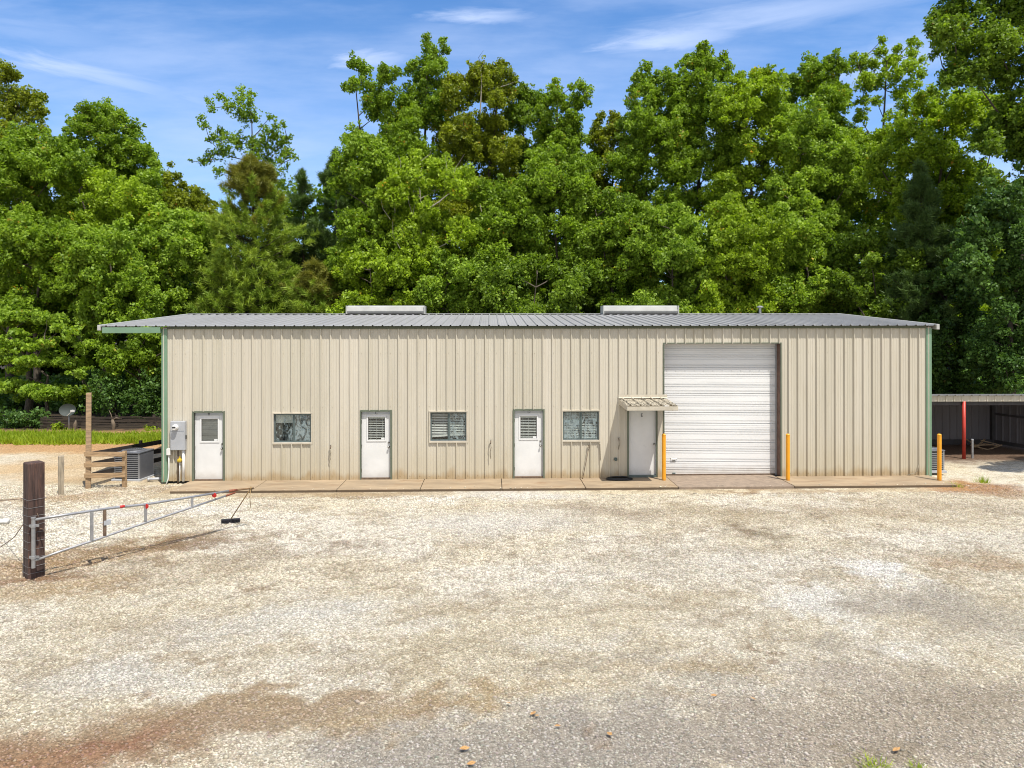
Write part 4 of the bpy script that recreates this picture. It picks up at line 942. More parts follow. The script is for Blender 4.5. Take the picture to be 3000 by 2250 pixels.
# ------------------------------------------------------------------ open shed on the right
sh = thing('open_shed', 'low open fronted metal shed with red posts behind the right end', 'shed', (16.8, 26.4, 0))
so = Vector((16.8, 26.4, 0))
SX0, SX1 = 13.85, 21.3
mb = MB(); sheet_wall(mb, SX1 - SX0, .1, 2.10, lambda x: 2.315, [], lambda x, y, z: (SX0 + x - so.x, y * .5 - .02, z)); mb.build('fascia', M['wall'], sh, fix=False)
mb = MB(); sheet_slope(mb, SX1 - SX0 + .1, .1, (SX0 - so.x, -.10, 2.325), (1, 0, 0), (0, 3.6, -.30), (0, 0, 1), hs=.6); mb.build('roof', M['roof'], sh, fix=False)
bw0, bw1, cw = Vector((13.85, 29.6, 0)), Vector((20.05, 29.6, 0)), Vector((21.0, 26.5, 0))
mb = MB(); d = (bw1 - bw0); L = d.length; d.normalize(); nb = Vector((0, 1, 0)); 
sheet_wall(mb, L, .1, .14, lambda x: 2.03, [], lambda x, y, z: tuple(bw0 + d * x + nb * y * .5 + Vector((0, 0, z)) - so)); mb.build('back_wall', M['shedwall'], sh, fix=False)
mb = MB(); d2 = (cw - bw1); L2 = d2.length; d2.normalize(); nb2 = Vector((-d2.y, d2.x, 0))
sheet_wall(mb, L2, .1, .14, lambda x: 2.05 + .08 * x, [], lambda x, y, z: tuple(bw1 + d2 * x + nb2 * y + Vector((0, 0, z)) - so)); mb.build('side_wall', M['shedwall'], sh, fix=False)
mb = MB()
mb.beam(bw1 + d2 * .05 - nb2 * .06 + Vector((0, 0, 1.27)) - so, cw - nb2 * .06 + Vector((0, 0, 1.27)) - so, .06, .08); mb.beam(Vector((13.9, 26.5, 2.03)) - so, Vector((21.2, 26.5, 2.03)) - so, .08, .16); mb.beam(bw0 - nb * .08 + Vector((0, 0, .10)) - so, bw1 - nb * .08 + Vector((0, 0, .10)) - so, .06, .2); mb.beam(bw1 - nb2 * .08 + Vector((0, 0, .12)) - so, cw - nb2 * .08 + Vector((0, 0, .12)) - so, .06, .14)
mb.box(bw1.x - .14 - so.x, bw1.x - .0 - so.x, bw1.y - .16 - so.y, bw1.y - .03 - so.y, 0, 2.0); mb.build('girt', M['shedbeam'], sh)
for x in (16.8, 20.85):
    mb = MB(); mb.tube([(x - so.x, 0, -.1), (x - so.x, 0, 2.1)], .062, 16); mb.build('post', M['redpost'], sh, smooth=True)
gpb = gr(2848, 1341)
r = thing('bollard', 'short grey metal bollard in front of the open shed beside the red post', 'bollard', gpb)
mb = MB(); mb.tube([(0, 0, -.1), (0, 0, .68)], .042, 14); mb.build('pipe', M['galv'], r, smooth=False)
mb = MB(); mb.lathe((0, 0, .68), [(.046, -.02), (.046, .01), (.0, .02)], 14); mb.build('cap', M['meter'], r)
wp = gr(2890, 1312); mb = MB()
for k in range(9):
    a_n = random.uniform(0, PI); c = Vector((random.uniform(-.45, .45), random.uniform(-.25, .25), .05 + .05 * (k % 4))); dv = Vector((math.cos(a_n), math.sin(a_n) * .6, random.uniform(-.1, .35))).normalized()
    mb.beam(c - dv * random.uniform(.2, .5), c + dv * random.uniform(.2, .5), .06, .03)
o = mb.build('scrap_wood', M['oldwood']); o.location = wp; tag(o, 'small pile of scrap boards in the back corner of the open shed', 'wood pile')

# ------------------------------------------------------------------ vegetation
def unit(k):
    v = rng.normal(size=(k, 3)); return v / np.linalg.norm(v, axis=1)[:, None]
def leaves(C, R, per, L=.21, W=.125, droop=.3, flat=.62, tvar=None, upw=.55):
    """loose leaf faces gathered round clump centres C with radii R"""
    cnt = np.maximum(6, (per * (R / .5) ** 2).astype(int)); ii = np.repeat(np.arange(len(C)), cnt); k = len(ii)
    d = unit(k); rad = R[ii] * rng.random(k) ** .42
    p = C[ii] + d * rad[:, None] * np.array((1, 1, flat))
    nrm = d * .18 + np.array((.06, -.20, upw * .7)) + unit(k) * .95; nrm /= np.linalg.norm(nrm, axis=1)[:, None]
    t = np.cross(nrm, unit(k)); t /= np.linalg.norm(t, axis=1)[:, None]; t[:, 2] -= droop; t /= np.linalg.norm(t, axis=1)[:, None]
    b = np.cross(nrm, t); b /= np.linalg.norm(b, axis=1)[:, None]
    s = (.65 + .7 * rng.random(k)); l = (L * s / 2)[:, None]; w_ = (W * s / 2)[:, None]
    up = nrm * w_ * .45
    V = np.stack([p - t * l, p + b * w_ + up, p + t * l, p - b * w_ + up], 1).reshape(-1, 3)
    tone = np.empty((k, 3)); cl_t = rng.random(len(C)) if tvar is None else tvar
    tone[:, 0] = np.clip(cl_t[ii] * .55 + rng.random(k) ** 1.3 * .7 - .08, 0, 1); tone[:, 1] = np.clip(rng.random(len(C))[ii] * .75 + rng.random(k) * .27, 0, 1); tone[:, 2] = 0
    return V, tone
def needles(C, A, R, per, L=.26, W=.035):
    """needle sprays: tufts at C pointing along A"""
    k = len(C) * per; ii = np.repeat(np.arange(len(C)), per)
    d = A[ii] * .75 + unit(k) * .8; d /= np.linalg.norm(d, axis=1)[:, None]
    p = C[ii] + A[ii] * ((rng.random(k) - .6) * R[ii] * 1.3)[:, None] + unit(k) * (R[ii] * .16)[:, None]
    sd = np.cross(d, unit(k)); sd /= np.linalg.norm(sd, axis=1)[:, None]
    l = (L * (.7 + .6 * rng.random(k)))[:, None]; w_ = W / 2
    V = np.stack([p - sd * w_, p + sd * w_, p + d * l], 1).reshape(-1, 3)
    tone = np.empty((k, 3)); tone[:, 0] = np.clip(rng.random(len(C))[ii] * .6 + rng.random(k) * .5 - .05, 0, 1); tone[:, 1] = rng.random(len(C))[ii] * .8 + rng.random(k) * .2; tone[:, 2] = 0
    return V, tone
TREES = 'broadleaf trees behind the building'
def limb(mb, a, b, r0, r1, n=5, sag=.25, kink=.3):
    a, b = Vector(a), Vector(b); L = (b - a).length
    m1 = a.lerp(b, .35) + Vector((random.uniform(-1, 1), random.uniform(-1, 1), -sag * .5)) * kink * L * .12
    m2 = a.lerp(b, .7) + Vector((random.uniform(-1, 1), random.uniform(-1, 1), -sag)) * kink * L * .12
    mb.tube([a, m1, m2, b], [r0, r0 * .75 + r1 * .25, r0 * .4 + r1 * .6, r1], n, False)
def tree(name, label, ub, Y, lobes, fills, leafm, per=150, dens=1.0, bark='bark', tr=.2, L=.175, W=.108, droop=.3, flat=.92, group=TREES, cat='tree', thick=1.0, base_z=0.0, rfill=(28, 52), clump=.31, bare=0):
    base = at(ub, 968, Y); base.z = base_z
    root = thing(name, label, cat, base, 0, group)
    k = Y / F; LO = []
    for q in lobes:
        u, v, r = q[:3]; ry = q[3] if len(q) > 3 else r
        p = at(u, v, Y + random.uniform(-1, 1) * (.6 + r * k * .7) * thick); LO.append((p, r * k * 1.22, ry * k * 1.15))
    for (u0, v0, u1, v1) in fills:
        nl = int((u1 - u0) * (v1 - v0) / (43 * 43 * PI) * 3.2 * dens) + 2; hw = (u1 - u0) / 2
        for _ in range(nl):
            t = random.random(); v = v0 + (v1 - v0) * t
            ww = hw * (.70 + .38 * math.sin(PI * min(1, .15 + t * .8)))
            u = (u0 + u1) / 2 + random.uniform(-1, 1) * ww; r = random.uniform(*rfill)
            p = at(u, v, Y + random.uniform(-1, 1) * hw * k * .75 * thick); 
            if p.z < .8: continue
            LO.append((p, r * k, r * k * 1.0))
    # trunk and limbs
    mb = MB(); top = max(LO, key=lambda q: q[0].z)[0]
    cx = sum(q[0].x for q in LO) / len(LO); cy = sum(q[0].y for q in LO) / len(LO)
    tz = top.z * .93; path_ = [];
    for i in range(7):
        t = i / 6; xx = base.x + (cx + (top.x - cx) * max(0, t - .5) * 2 - base.x) * min(1, t * 1.5) + random.uniform(-.12, .12) * (t > 0)
        path_.append(Vector((xx, base.y + (cy - base.y) * t + random.uniform(-.12, .12) * (t > 0), base_z - .3 + (tz - base_z + .3) * t)))
    mb.tube([q - base for q in path_], [tr * (1 - .86 * i / 6) * (1.25 if i == 0 else 1) for i in range(7)], 9, False)
    def on_trunk(z):
        t = max(0, min(.999, (z - base_z + .3) / (tz - base_z + .3))) * 6; i = int(t); return path_[i].lerp(path_[min(6, i + 1)], t - i)
    C, R, T = [], [], []
    nodes = [(q, .05) for q in path_[2:]] + [(path_[i].lerp(path_[i + 1], .5), .05) for i in range(2, 6)]
    LO.sort(key=lambda q: (q[0] - on_trunk(q[0].z)).length)
    for li, (p, r, rz) in enumerate(LO):
        hd = math.hypot(p.x - base.x, p.y - base.y); best = None
        for (q, _) in nodes:
            dv = p - q; c_ = dv.length + max(0, .35 * dv.length - dv.z) * 1.3
            if best is None or c_ < best[0]: best = (c_, q)
        s = best[1]
        if s.z < base_z + .6: s = on_trunk(max(base_z + 1.2, p.z - .6 - hd * .6))
        limb(mb, s - base, p - base, min(.055, .014 + .010 * r + .012 * (p - s).length), .010); nodes.append((p, .03))
        m_ = max(4, int(4.4 * (r / clump) ** 1.7 + 2)); d = unit(m_ * 2)
        d = d[np.argsort(-(d[:, 2] * .3 - d[:, 1] * .35 + rng.random(len(d)) * 1.6))][:m_]
        rad = .15 + .95 * rng.random(m_) ** .6 + .6 * rng.random(m_) ** 4
        tone0 = rng.random() * .55
        for i in range(m_):
            cr = clump * random.uniform(.45, 1.35) * min(1, .6 + r * .5)
            ex = max(.1, r - cr * .6); ez = max(.08, rz - cr * .45)
            q = Vector((p.x + d[i][0] * ex * rad[i], p.y + d[i][1] * ex * rad[i], p.z + d[i][2] * ez * rad[i]))
            C.append(q); R.append(cr); T.append(min(1, tone0 + random.random() * .5))
            if i < 4: mb.tube([p - base, p.lerp(q, .5) - base + Vector((0, 0, -.05)), q - base], [.014, .011, .005], 3, False)
    for _ in range(bare):
        p, r, rz = random.choice(LO); a = Vector((p.x, p.y - r * .9, p.z)); q = a + Vector((random.uniform(-.8, .8), -.3, random.uniform(.5, 1.6)))
        mb.tube([a - base, a.lerp(q, .5) - base + Vector((random.uniform(-.25, .25), 0, 0)), q - base], [.025, .018, .006], 4, False)
    mb.build('trunk', M[bark], root, smooth=True, fix=False)
    V, t = leaves(np.array([list(c - base) for c in C]), np.array(R), per, L, W, droop, flat, np.array(T))
    np_mesh('crown', V, 4, M[leafm], t, root)
    return root
def pine(label, ub, Y, prof, leafm, ntuft, tr=.16, per=130, brown=None, name='pine_tree', group='pine trees behind the building', L=.30, W=.04, R=.42, up=.5):
    """prof: list of (v, half width) from the tip down"""
    base = at(ub, 968, Y); base.z = 0; root = thing(name, label, 'tree', base, 0, group); k = Y / F
    mb = MB(); top = at(ub, prof[0][0], Y)
    mb.tube([Vector((0, 0, -.3)), Vector((.05, 0, top.z * .5)), Vector((0, 0, top.z - .1))], [tr, tr * .6, .02], 8, False)
    C, A, R2, hi = [], [], [], []
    vs = np.linspace(0, 1, 400); vv = np.interp(vs, np.linspace(0, 1, len(prof)), [q[0] for q in prof]); hw = np.interp(vs, np.linspace(0, 1, len(prof)), [q[1] for q in prof])
    nb = ntuft // 7
    for b in range(nb):
        wgt = rng.random() ** .75; i = int(wgt * 399); z = at(ub, vv[i], Y).z; rad = max(.15, hw[i] * k * random.uniform(.65, 1.05)); th = random.uniform(0, 2 * PI)
        d = Vector((math.cos(th), math.sin(th), 0)); z0 = z - rad * .25
        if z0 < 1: continue
        e = Vector((d.x * rad, d.y * rad, z + rad * .08)); s = Vector((0, 0, z0)); mb.tube([s, s.lerp(e, .6) + Vector((0, 0, -.1)), e], [.035, .022, .01], 4, False)
        for j in range(7):
            f = random.uniform(.45, 1.05); o_ = s.lerp(e, f) + Vector((random.uniform(-1, 1), random.uniform(-1, 1), random.uniform(-.5, .7))) * rad * .28
            dirv = (d * .8 + Vector((0, 0, up)) + Vector((random.uniform(-.5, .5), random.uniform(-.5, .5), random.uniform(-.2, .4)))).normalized()
            C.append(list(o_)); A.append(list(dirv)); R2.append(R * random.uniform(.7, 1.2)); hi.append(vv[i])
    for j in range(5):
        C.append([random.uniform(-.1, .1), random.uniform(-.1, .1), top.z - .12 * j]); A.append([0, 0, 1]); R2.append(R * .9); hi.append(prof[0][0])
    mb.build('trunk', M['bark'], root, smooth=True, fix=False)
    C, A, R2, hi = map(np.array, (C, A, R2, hi))
    if brown:
        sel = (hi < brown + rng.normal(size=len(hi)) * 35)
        V, t = needles(C[sel], A[sel], R2[sel], per, L, W); np_mesh('crown', V, 3, M['needle_brown'], t, root)
        C, A, R2 = C[~sel], A[~sel], R2[~sel]
    V, t = needles(C, A, R2, per, L, W); np_mesh('crown', V, 3, M[leafm], t, root)
    return root

T = tree
T('maple_tree', 'tall sparse tree with a broken open top at the left edge', 30, 48,
  [(20, 215, 28), (50, 228, 17), (98, 285, 26), (112, 322, 22), (60, 312, 44), (12, 305, 50), (118, 340, 18), (126, 378, 14), (30, 400, 58), (0, 470, 66), (75, 395, 26)], [(-80, 420, 130, 760)], 'leaf_olive', tr=.24)
T('maple_tree', 'round crowned maple standing above the left woods', 325, 46,
  [(258, 332, 28), (310, 335, 34), (347, 347, 26), (268, 390, 52), (340, 400, 54), (228, 372, 24), (392, 392, 28), (402, 440, 36), (445, 452, 22), (300, 440, 56), (215, 438, 30), (362, 470, 44), (452, 480, 18), (196, 378, 10)], [(200, 440, 440, 720)], 'leaf_mid', tr=.22, dens=.8)
T('maple_tree', 'thin wispy tree between the round maple and the sparse poplar', 520, 47,
  [(520, 520, 13), (540, 552, 17), (492, 532, 22), (470, 562, 30), (572, 552, 11), (440, 520, 20), (532, 592, 28), (580, 612, 18), (500, 480, 8)], [(430, 570, 610, 820)], 'leaf_olive', dens=.75, tr=.15)
T('oak_tree', 'dense tree filling the left woods under the sparse broken top', 110, 44,
  [(62, 412, 44), (112, 432, 42), (168, 442, 40), (30, 472, 56), (205, 482, 36), (235, 500, 24)], [(-60, 450, 240, 800)], 'leaf_mid', tr=.22)
T('oak_tree', 'yellow green tree in front of the round maple', 310, 42.5,
  [(268, 522, 32), (322, 542, 42), (232, 562, 42), (382, 572, 32), (422, 602, 32), (300, 590, 40)], [(200, 560, 440, 860)], 'leaf_yellow')
T('oak_tree', 'fresh green tree just left of the big pine', 530, 41.5,
  [(470, 640, 36), (540, 650, 36), (588, 655, 26), (430, 690, 38)], [(410, 660, 620, 930)], 'leaf_pale')
T('oak_tree', 'bushy tree low in the woods at the left edge', 80, 40,
  [(48, 682, 46), (120, 702, 46), (190, 722, 40), (-12, 692, 46)], [(-80, 680, 215, 940)], 'leaf_mid')
T('oak_tree', 'pale leaved tree rising behind the left end of the roof', 330, 39.5,
  [(250, 700, 34), (330, 690, 40), (400, 720, 34)], [(200, 720, 450, 960)], 'leaf_pale')
T('oak_tree', 'dark green tree seen under the roof overhang', 400, 37.5,
  [(330, 960, 30), (400, 950, 36), (460, 970, 30)], [(290, 960, 540, 1130)], 'leaf_mid', tr=.11, rfill=(26, 40))
T('dogwood_tree', 'layered dogwood with flat leafy shelves at the left edge', 150, 36.5,
  [(random.uniform(-8, 8) + u, random.uniform(-9, 9) + v, hw, hv) for (u, v, hw, hv) in [(30, 930, 50, 24), (95, 925, 46, 22), (140, 940, 40, 20), (175, 962, 24, 14), (20, 1005, 46, 20), (80, 1012, 38, 18), (125, 1005, 22, 14), (90, 1058, 34, 18), (140, 1052, 40, 20), (190, 1058, 32, 16), (225, 1072, 20, 12), (25, 1045, 34, 15), (30, 1135, 44, 22), (80, 1150, 44, 24), (130, 1142, 42, 26), (175, 1158, 36, 24), (212, 1172, 20, 18), (-10, 1130, 34, 20), (250, 1140, 22, 18), (270, 1165, 18, 14), (-25, 955, 44, 20), (60, 975, 30, 14), (150, 1000, 26, 14), (40, 1085, 26, 14), (240, 1100, 24, 16), (255, 1010, 30, 18), (215, 985, 28, 18)]], [], 'leaf_pale', per=130, tr=.10, flat=.55, droop=.55, clump=.34)
T('poplar_tree', 'sparse open topped poplar behind the big pine', 722, 48.5,
  [(615, 296, 12), (622, 318, 16), (590, 349, 13), (604, 374, 15), (649, 288, 16), (663, 310, 16), (708, 288, 26), (740, 275, 12), (726, 310, 24), (744, 342, 20), (717, 349, 26), (703, 322, 22), (645, 399, 25), (667, 412, 25), (617, 412, 12), (622, 453, 16), (595, 476, 15), (608, 471, 14), (658, 453, 25), (645, 507, 20), (703, 417, 26), (740, 426, 25), (789, 347, 14), (807, 365, 14), (834, 370, 12), (789, 394, 24), (816, 403, 24), (843, 412, 16), (776, 430, 24), (812, 440, 26), (848, 453, 20), (866, 460, 12), (753, 453, 24), (789, 471, 24), (825, 480, 18), (794, 516, 32), (825, 545, 34), (816, 590, 38), (560, 470, 4)], [(760, 540, 890, 820)], 'leaf_mid', dens=.8, tr=.20, clump=.27, per=62)
pine('big bushy pine with a browned top behind the left end of the roof', 740, 41, [(470, 6), (510, 60), (560, 90), (620, 105), (700, 130), (780, 150), (850, 150), (930, 150), (1010, 140)], 'needle', 1700, tr=.2, per=95, brown=575)
pine('thin dark pine with upright spires right of the big pine', 985, 45.5, [(455, 5), (490, 22), (540, 48), (620, 78), (720, 95), (820, 105), (920, 100)], 'needle_blue', 620, per=85, up=.9)
pine('small dark pine spire between the poplar and the thin pine', 888, 44.5, [(508, 4), (540, 18), (600, 34), (700, 55), (800, 60)], 'needle_blue', 260, per=80, up=.9)
pine('small browning pine low behind the left ridge vent', 920, 39.5, [(770, 8), (810, 40), (860, 70), (930, 80)], 'needle', 330, tr=.09, per=90, brown=860)
T('poplar_tree', 'forked tall poplar leading the left side of the central group', 1115, 46.5,
  [(1044, 193, 24), (1076, 211, 20), (1034, 253, 20), (1012, 253, 12), (1060, 243, 23), (1123, 204, 17), (1133, 232, 25), (1161, 216, 18), (1107, 269, 28), (1149, 274, 22), (1091, 305, 27), (1128, 305, 25), (1102, 342, 31), (1139, 342, 25), (1050, 384, 15), (1044, 408, 22)], [(1010, 400, 1190, 820)], 'leaf_mid', tr=.22, clump=.32, per=130)
T('poplar_tree', 'tallest narrow poplar of the central group', 1250, 47.5,
  [(1249, 111, 12), (1254, 138, 19), (1301, 120, 12), (1306, 148, 16), (1275, 150, 18), (1265, 176, 24), (1291, 182, 18), (1217, 190, 17), (1207, 206, 16), (1244, 203, 24), (1275, 208, 24), (1301, 200, 16), (1223, 232, 22), (1254, 240, 26), (1202, 263, 18), (1244, 276, 32), (1286, 253, 24), (1196, 300, 27), (1233, 307, 36), (1275, 292, 36)], [(1150, 310, 1340, 800)], 'leaf_mid', tr=.24, clump=.32, per=130)
T('poplar_tree', 'broad poplar with a bare twig at its top in the central group', 1420, 46.5,
  [(1411, 197, 19), (1385, 213, 22), (1438, 202, 18), (1464, 195, 20), (1480, 216, 22), (1417, 232, 30), (1450, 237, 28), (1495, 237, 18), (1369, 244, 24), (1338, 244, 24), (1317, 250, 24), (1390, 276, 36), (1438, 281, 36), (1480, 276, 30), (1333, 292, 36)], [(1300, 290, 1520, 820)], 'leaf_olive', tr=.25, bare=10, clump=.33)
T('poplar_tree', 'darker tree with a small pointed top right of the bare twig', 1540, 48,
  [(1532, 253, 15), (1516, 274, 21), (1542, 281, 24), (1563, 292, 20), (1527, 305, 32), (1560, 318, 28)], [(1490, 330, 1610, 800)], 'leaf_dark', tr=.18)
T('poplar_tree', 'twin topped tree at the right end of the central group', 1640, 45.5,
  [(1629, 240, 11), (1621, 263, 19), (1595, 284, 20), (1631, 290, 27), (1605, 313, 31), (1647, 313, 26), (1676, 256, 12), (1705, 253, 16), (1718, 260, 15), (1684, 292, 20), (1715, 290, 19), (1700, 312, 20), (1684, 339, 22), (1673, 360, 26)], [(1570, 340, 1740, 820)], 'leaf_mid', tr=.2, clump=.32, per=130)
T('poplar_tree', 'low sparse tree in the gap right of the twin topped tree', 1790, 47,
  [(1762, 347, 15), (1747, 368, 19), (1797, 337, 13), (1804, 363, 23), (1778, 391, 25), (1820, 373, 17), (1747, 407, 25), (1815, 407, 24)], [(1710, 430, 1870, 820)], 'leaf_olive', tr=.16, clump=.32, dens=.9)
T('poplar_tree', 'slim tree left of the tallest tree in the right group', 1895, 45.5,
  [(1894, 204, 19), (1862, 222, 15), (1883, 234, 25), (1925, 232, 22), (1852, 265, 18), (1883, 276, 32), (1920, 276, 28), (1872, 312, 32), (1914, 318, 30)], [(1830, 330, 1990, 820)], 'leaf_mid', tr=.19, clump=.32)
T('poplar_tree', 'tallest pointed tree of the right group', 2060, 46.5,
  [(2069, 128, 11), (2056, 145, 16), (2077, 150, 14), (2051, 176, 27), (2082, 182, 24), (2019, 180, 19), (1996, 190, 14), (2035, 208, 33), (2077, 213, 30), (2124, 158, 11), (2119, 180, 16), (2132, 195, 14), (2103, 208, 20), (1962, 216, 18), (1967, 244, 26), (2009, 250, 38), (2061, 255, 38), (2124, 229, 22), (1967, 292, 38), (2019, 302, 43), (2072, 292, 38)], [(1940, 310, 2140, 820)], 'leaf_mid', tr=.25, clump=.32)
T('oak_tree', 'rounded yellow green tree right of the tallest pointed tree', 2205, 44,
  [(2171, 218, 15), (2156, 239, 21), (2213, 229, 21), (2250, 216, 22), (2276, 234, 20), (2229, 255, 34), (2182, 265, 32), (2276, 265, 32), (2124, 286, 32), (2177, 302, 40), (2255, 307, 40)], [(2100, 320, 2320, 820)], 'leaf_yellow', tr=.2)
T('oak_tree', 'narrow leaved tree with an airy left side in the right group', 2395, 47,
  [(2376, 183, 20), (2355, 200, 15), (2386, 216, 26), (2318, 234, 15), (2334, 260, 23), (2376, 255, 32), (2443, 178, 23), (2409, 212, 29), (2466, 202, 23), (2334, 240, 22), (2311, 231, 14), (2374, 254, 36), (2437, 254, 32)], [(2290, 280, 2490, 800)], 'leaf_mid', tr=.2, clump=.32)
T('poplar_tree', 'open poplar with a dark fork showing against the sky', 2530, 46,
  [(2583, 118, 11), (2575, 155, 17), (2506, 166, 13), (2535, 166, 13), (2552, 191, 21), (2512, 202, 25), (2598, 185, 19), (2626, 147, 13), (2621, 178, 19), (2672, 124, 13), (2689, 130, 10), (2672, 160, 19), (2701, 178, 15), (2667, 197, 23), (2701, 218, 15), (2626, 225, 27), (2569, 231, 29), (2529, 240, 27), (2667, 248, 23), (2638, 277, 25), (2661, 311, 25), (2621, 346, 23), (2529, 298, 21), (2518, 344, 21), (2569, 298, 15)], [(2470, 400, 2590, 760)], 'leaf_yellow', tr=.22, clump=.34, per=130, dens=.8)
T('oak_tree', 'wide yellow green tree in front of the forked poplar', 2740, 41.5,
  [(2701, 288, 22), (2724, 265, 15), (2747, 281, 20), (2695, 323, 20), (2758, 323, 38), (2815, 305, 43), (2873, 311, 43), (2918, 340, 38), (2701, 369, 38), (2644, 392, 38), (2598, 403, 33), (2770, 369, 48), (2844, 369, 48)], [(2550, 420, 2920, 900)], 'leaf_yellow', tr=.22)
T('oak_tree', 'rounded light tree in front of the airy narrow leaved one', 2380, 42.5,
  [(2317, 340, 38), (2357, 346, 42), (2397, 374, 42), (2440, 400, 36), (2300, 380, 40)], [(2270, 390, 2500, 760)], 'leaf_pale', tr=.18)
T('oak_tree', 'huge dark tree whose crown leans in over the right edge', 3110, 35,
  [(2798, 23, 42), (2737, 63, 22), (2770, 52, 32), (2724, 92, 19), (2747, 115, 27), (2787, 103, 47), (2745, 143, 18), (2815, 149, 42), (2850, 57, 57), (2907, 34, 57), (2959, 57, 57), (2873, 132, 57), (2930, 132, 57), (2815, 195, 35), (2777, 218, 25), (2775, 252, 24), (2815, 248, 32), (2850, 229, 42), (2907, 231, 52), (2959, 231, 56), (2830, -50, 50), (2900, -70, 60), (2980, -40, 60), (3050, 60, 70), (3060, 180, 70), (2960, -150, 60), (3050, -130, 70), (3130, 0, 80), (3000, 310, 60), (2960, 350, 50), (3050, 330, 70)], [(2890, 340, 3160, 640), (3000, -200, 3250, 300)], 'leaf_dark', tr=.34, per=130)
T('oak_tree', 'dark dense tree reaching down behind the open shed', 2960, 33.5,
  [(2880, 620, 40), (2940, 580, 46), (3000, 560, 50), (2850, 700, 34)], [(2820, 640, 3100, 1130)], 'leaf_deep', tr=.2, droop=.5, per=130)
pine('dark young pine standing in shade by the right end of the roof', 2695, 37.5, [(485, 4), (530, 18), (600, 45), (700, 75), (800, 105), (900, 120), (1000, 110)], 'needle_blue', 620, per=85, up=.8)
T('oak_tree', 'light green tree at the middle left of the woods, behind the left ridge vent', 1065, 41,
  [(1040, 440, 36), (1090, 430, 38), (1020, 490, 38), (1120, 480, 36)], [(980, 470, 1150, 880)], 'leaf_mid', tr=.16)
T('oak_tree', 'yellow leaved tree with pale dead stems in front of the tallest poplar', 1245, 40.5,
  [(1180, 505, 38), (1240, 482, 42), (1302, 500, 38), (1330, 540, 34)], [(1130, 520, 1360, 800)], 'leaf_yellow', tr=.17, bark='palebark', bare=14)
T('oak_tree', 'fresh green bush tree right behind the left ridge vent', 1120, 38.5,
  [(1040, 770, 30), (1090, 760, 34), (1020, 800, 34)], [(990, 780, 1200, 950)], 'leaf_yellow', tr=.10, rfill=(28, 42))
T('oak_tree', 'leafy low tree above the middle of the roof', 1330, 38.5,
  [(1310, 770, 38), (1360, 800, 40), (1280, 800, 36)], [(1230, 790, 1420, 950)], 'leaf_pale', tr=.11, rfill=(30, 44))
T('oak_tree', 'mid green tree with a pale split trunk in the centre', 1450, 40.5,
  [(1410, 560, 36), (1470, 570, 40), (1530, 580, 38), (1440, 600, 40)], [(1390, 580, 1560, 930)], 'leaf_mid', tr=.16, bark='palebark')
T('oak_tree', 'glossy leaved tree in front of the twin topped tree', 1630, 41,
  [(1570, 500, 36), (1620, 480, 40), (1680, 500, 38), (1600, 540, 40)], [(1540, 520, 1740, 800)], 'leaf_mid', tr=.17)
T('oak_tree', 'dark tree low in the centre of the woods', 1560, 38.5,
  [(1500, 800, 36), (1570, 780, 38), (1640, 800, 38)], [(1420, 800, 1700, 960)], 'leaf_dark', tr=.12)
T('oak_tree', 'light tree between the low sparse tree and the right ridge vent', 1800, 40.5,
  [(1740, 600, 34), (1800, 590, 40), (1850, 620, 36)], [(1700, 620, 1890, 950)], 'leaf_mid', tr=.15)
T('beech_tree', 'drooping fine leaved tree behind the right ridge vent', 1960, 39.5,
  [(1910, 650, 38), (1970, 640, 42), (2020, 670, 38)], [(1860, 670, 2070, 960)], 'leaf_pale', tr=.14, droop=.7)
T('beech_tree', 'drooping light leaved tree beside the thin roof flue', 2150, 39,
  [(2090, 640, 38), (2150, 620, 42), (2210, 660, 38)], [(2050, 650, 2260, 960)], 'leaf_yellow', tr=.14, droop=.7)
T('oak_tree', 'pale green tree right of the thin roof flue', 2350, 40,
  [(2290, 640, 38), (2350, 620, 42), (2410, 650, 38)], [(2240, 660, 2460, 960)], 'leaf_pale', tr=.15)
T('oak_tree', 'shaded tree above the right end of the roof', 2560, 39,
  [(2480, 720, 38), (2550, 700, 42), (2620, 720, 38)], [(2430, 730, 2700, 980)], 'leaf_dark', tr=.15)
T('oak_tree', 'tangled shaded tree with brown vines just past the green corner', 2790, 37,
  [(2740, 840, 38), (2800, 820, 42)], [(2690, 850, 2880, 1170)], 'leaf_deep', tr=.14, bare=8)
T('oak_tree', 'tree outside the frame whose low limbs shade the ground by the shed', 3900, 21.2,
  [(3430, 470, 62, 40), (3500, 500, 70, 40), (3560, 470, 70, 40), (3650, 490, 80, 44), (3740, 460, 80, 44), (3840, 480, 90, 50), (3940, 440, 90, 60), (4040, 480, 80, 50)], [(3700, 200, 4200, 420)], 'leaf_dark', tr=.26, dens=.5, rfill=(70, 100), clump=.5, thick=.35)
# shrubs at the woodland edge
def shrub(label, u, v, Y, hw, hh, lm):
    T('shrub', label, u, Y, [(u, v, hw, hh), (u - hw * .6, v + hh * .4, hw * .7, hh * .7), (u + hw * .6, v + hh * .3, hw * .7, hh * .7)], [], lm, tr=.03, group='shrubs at the edge of the woods', cat='shrub', clump=.28, per=80, L=.16, W=.09, base_z=.0)
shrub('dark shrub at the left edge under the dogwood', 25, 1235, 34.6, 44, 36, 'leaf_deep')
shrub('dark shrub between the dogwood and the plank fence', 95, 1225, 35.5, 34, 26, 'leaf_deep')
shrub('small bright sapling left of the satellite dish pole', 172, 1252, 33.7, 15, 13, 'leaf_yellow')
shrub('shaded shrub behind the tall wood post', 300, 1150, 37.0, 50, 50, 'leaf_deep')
shrub('shaded shrub beside the green corner trim', 430, 1160, 37.2, 60, 60, 'leaf_deep')
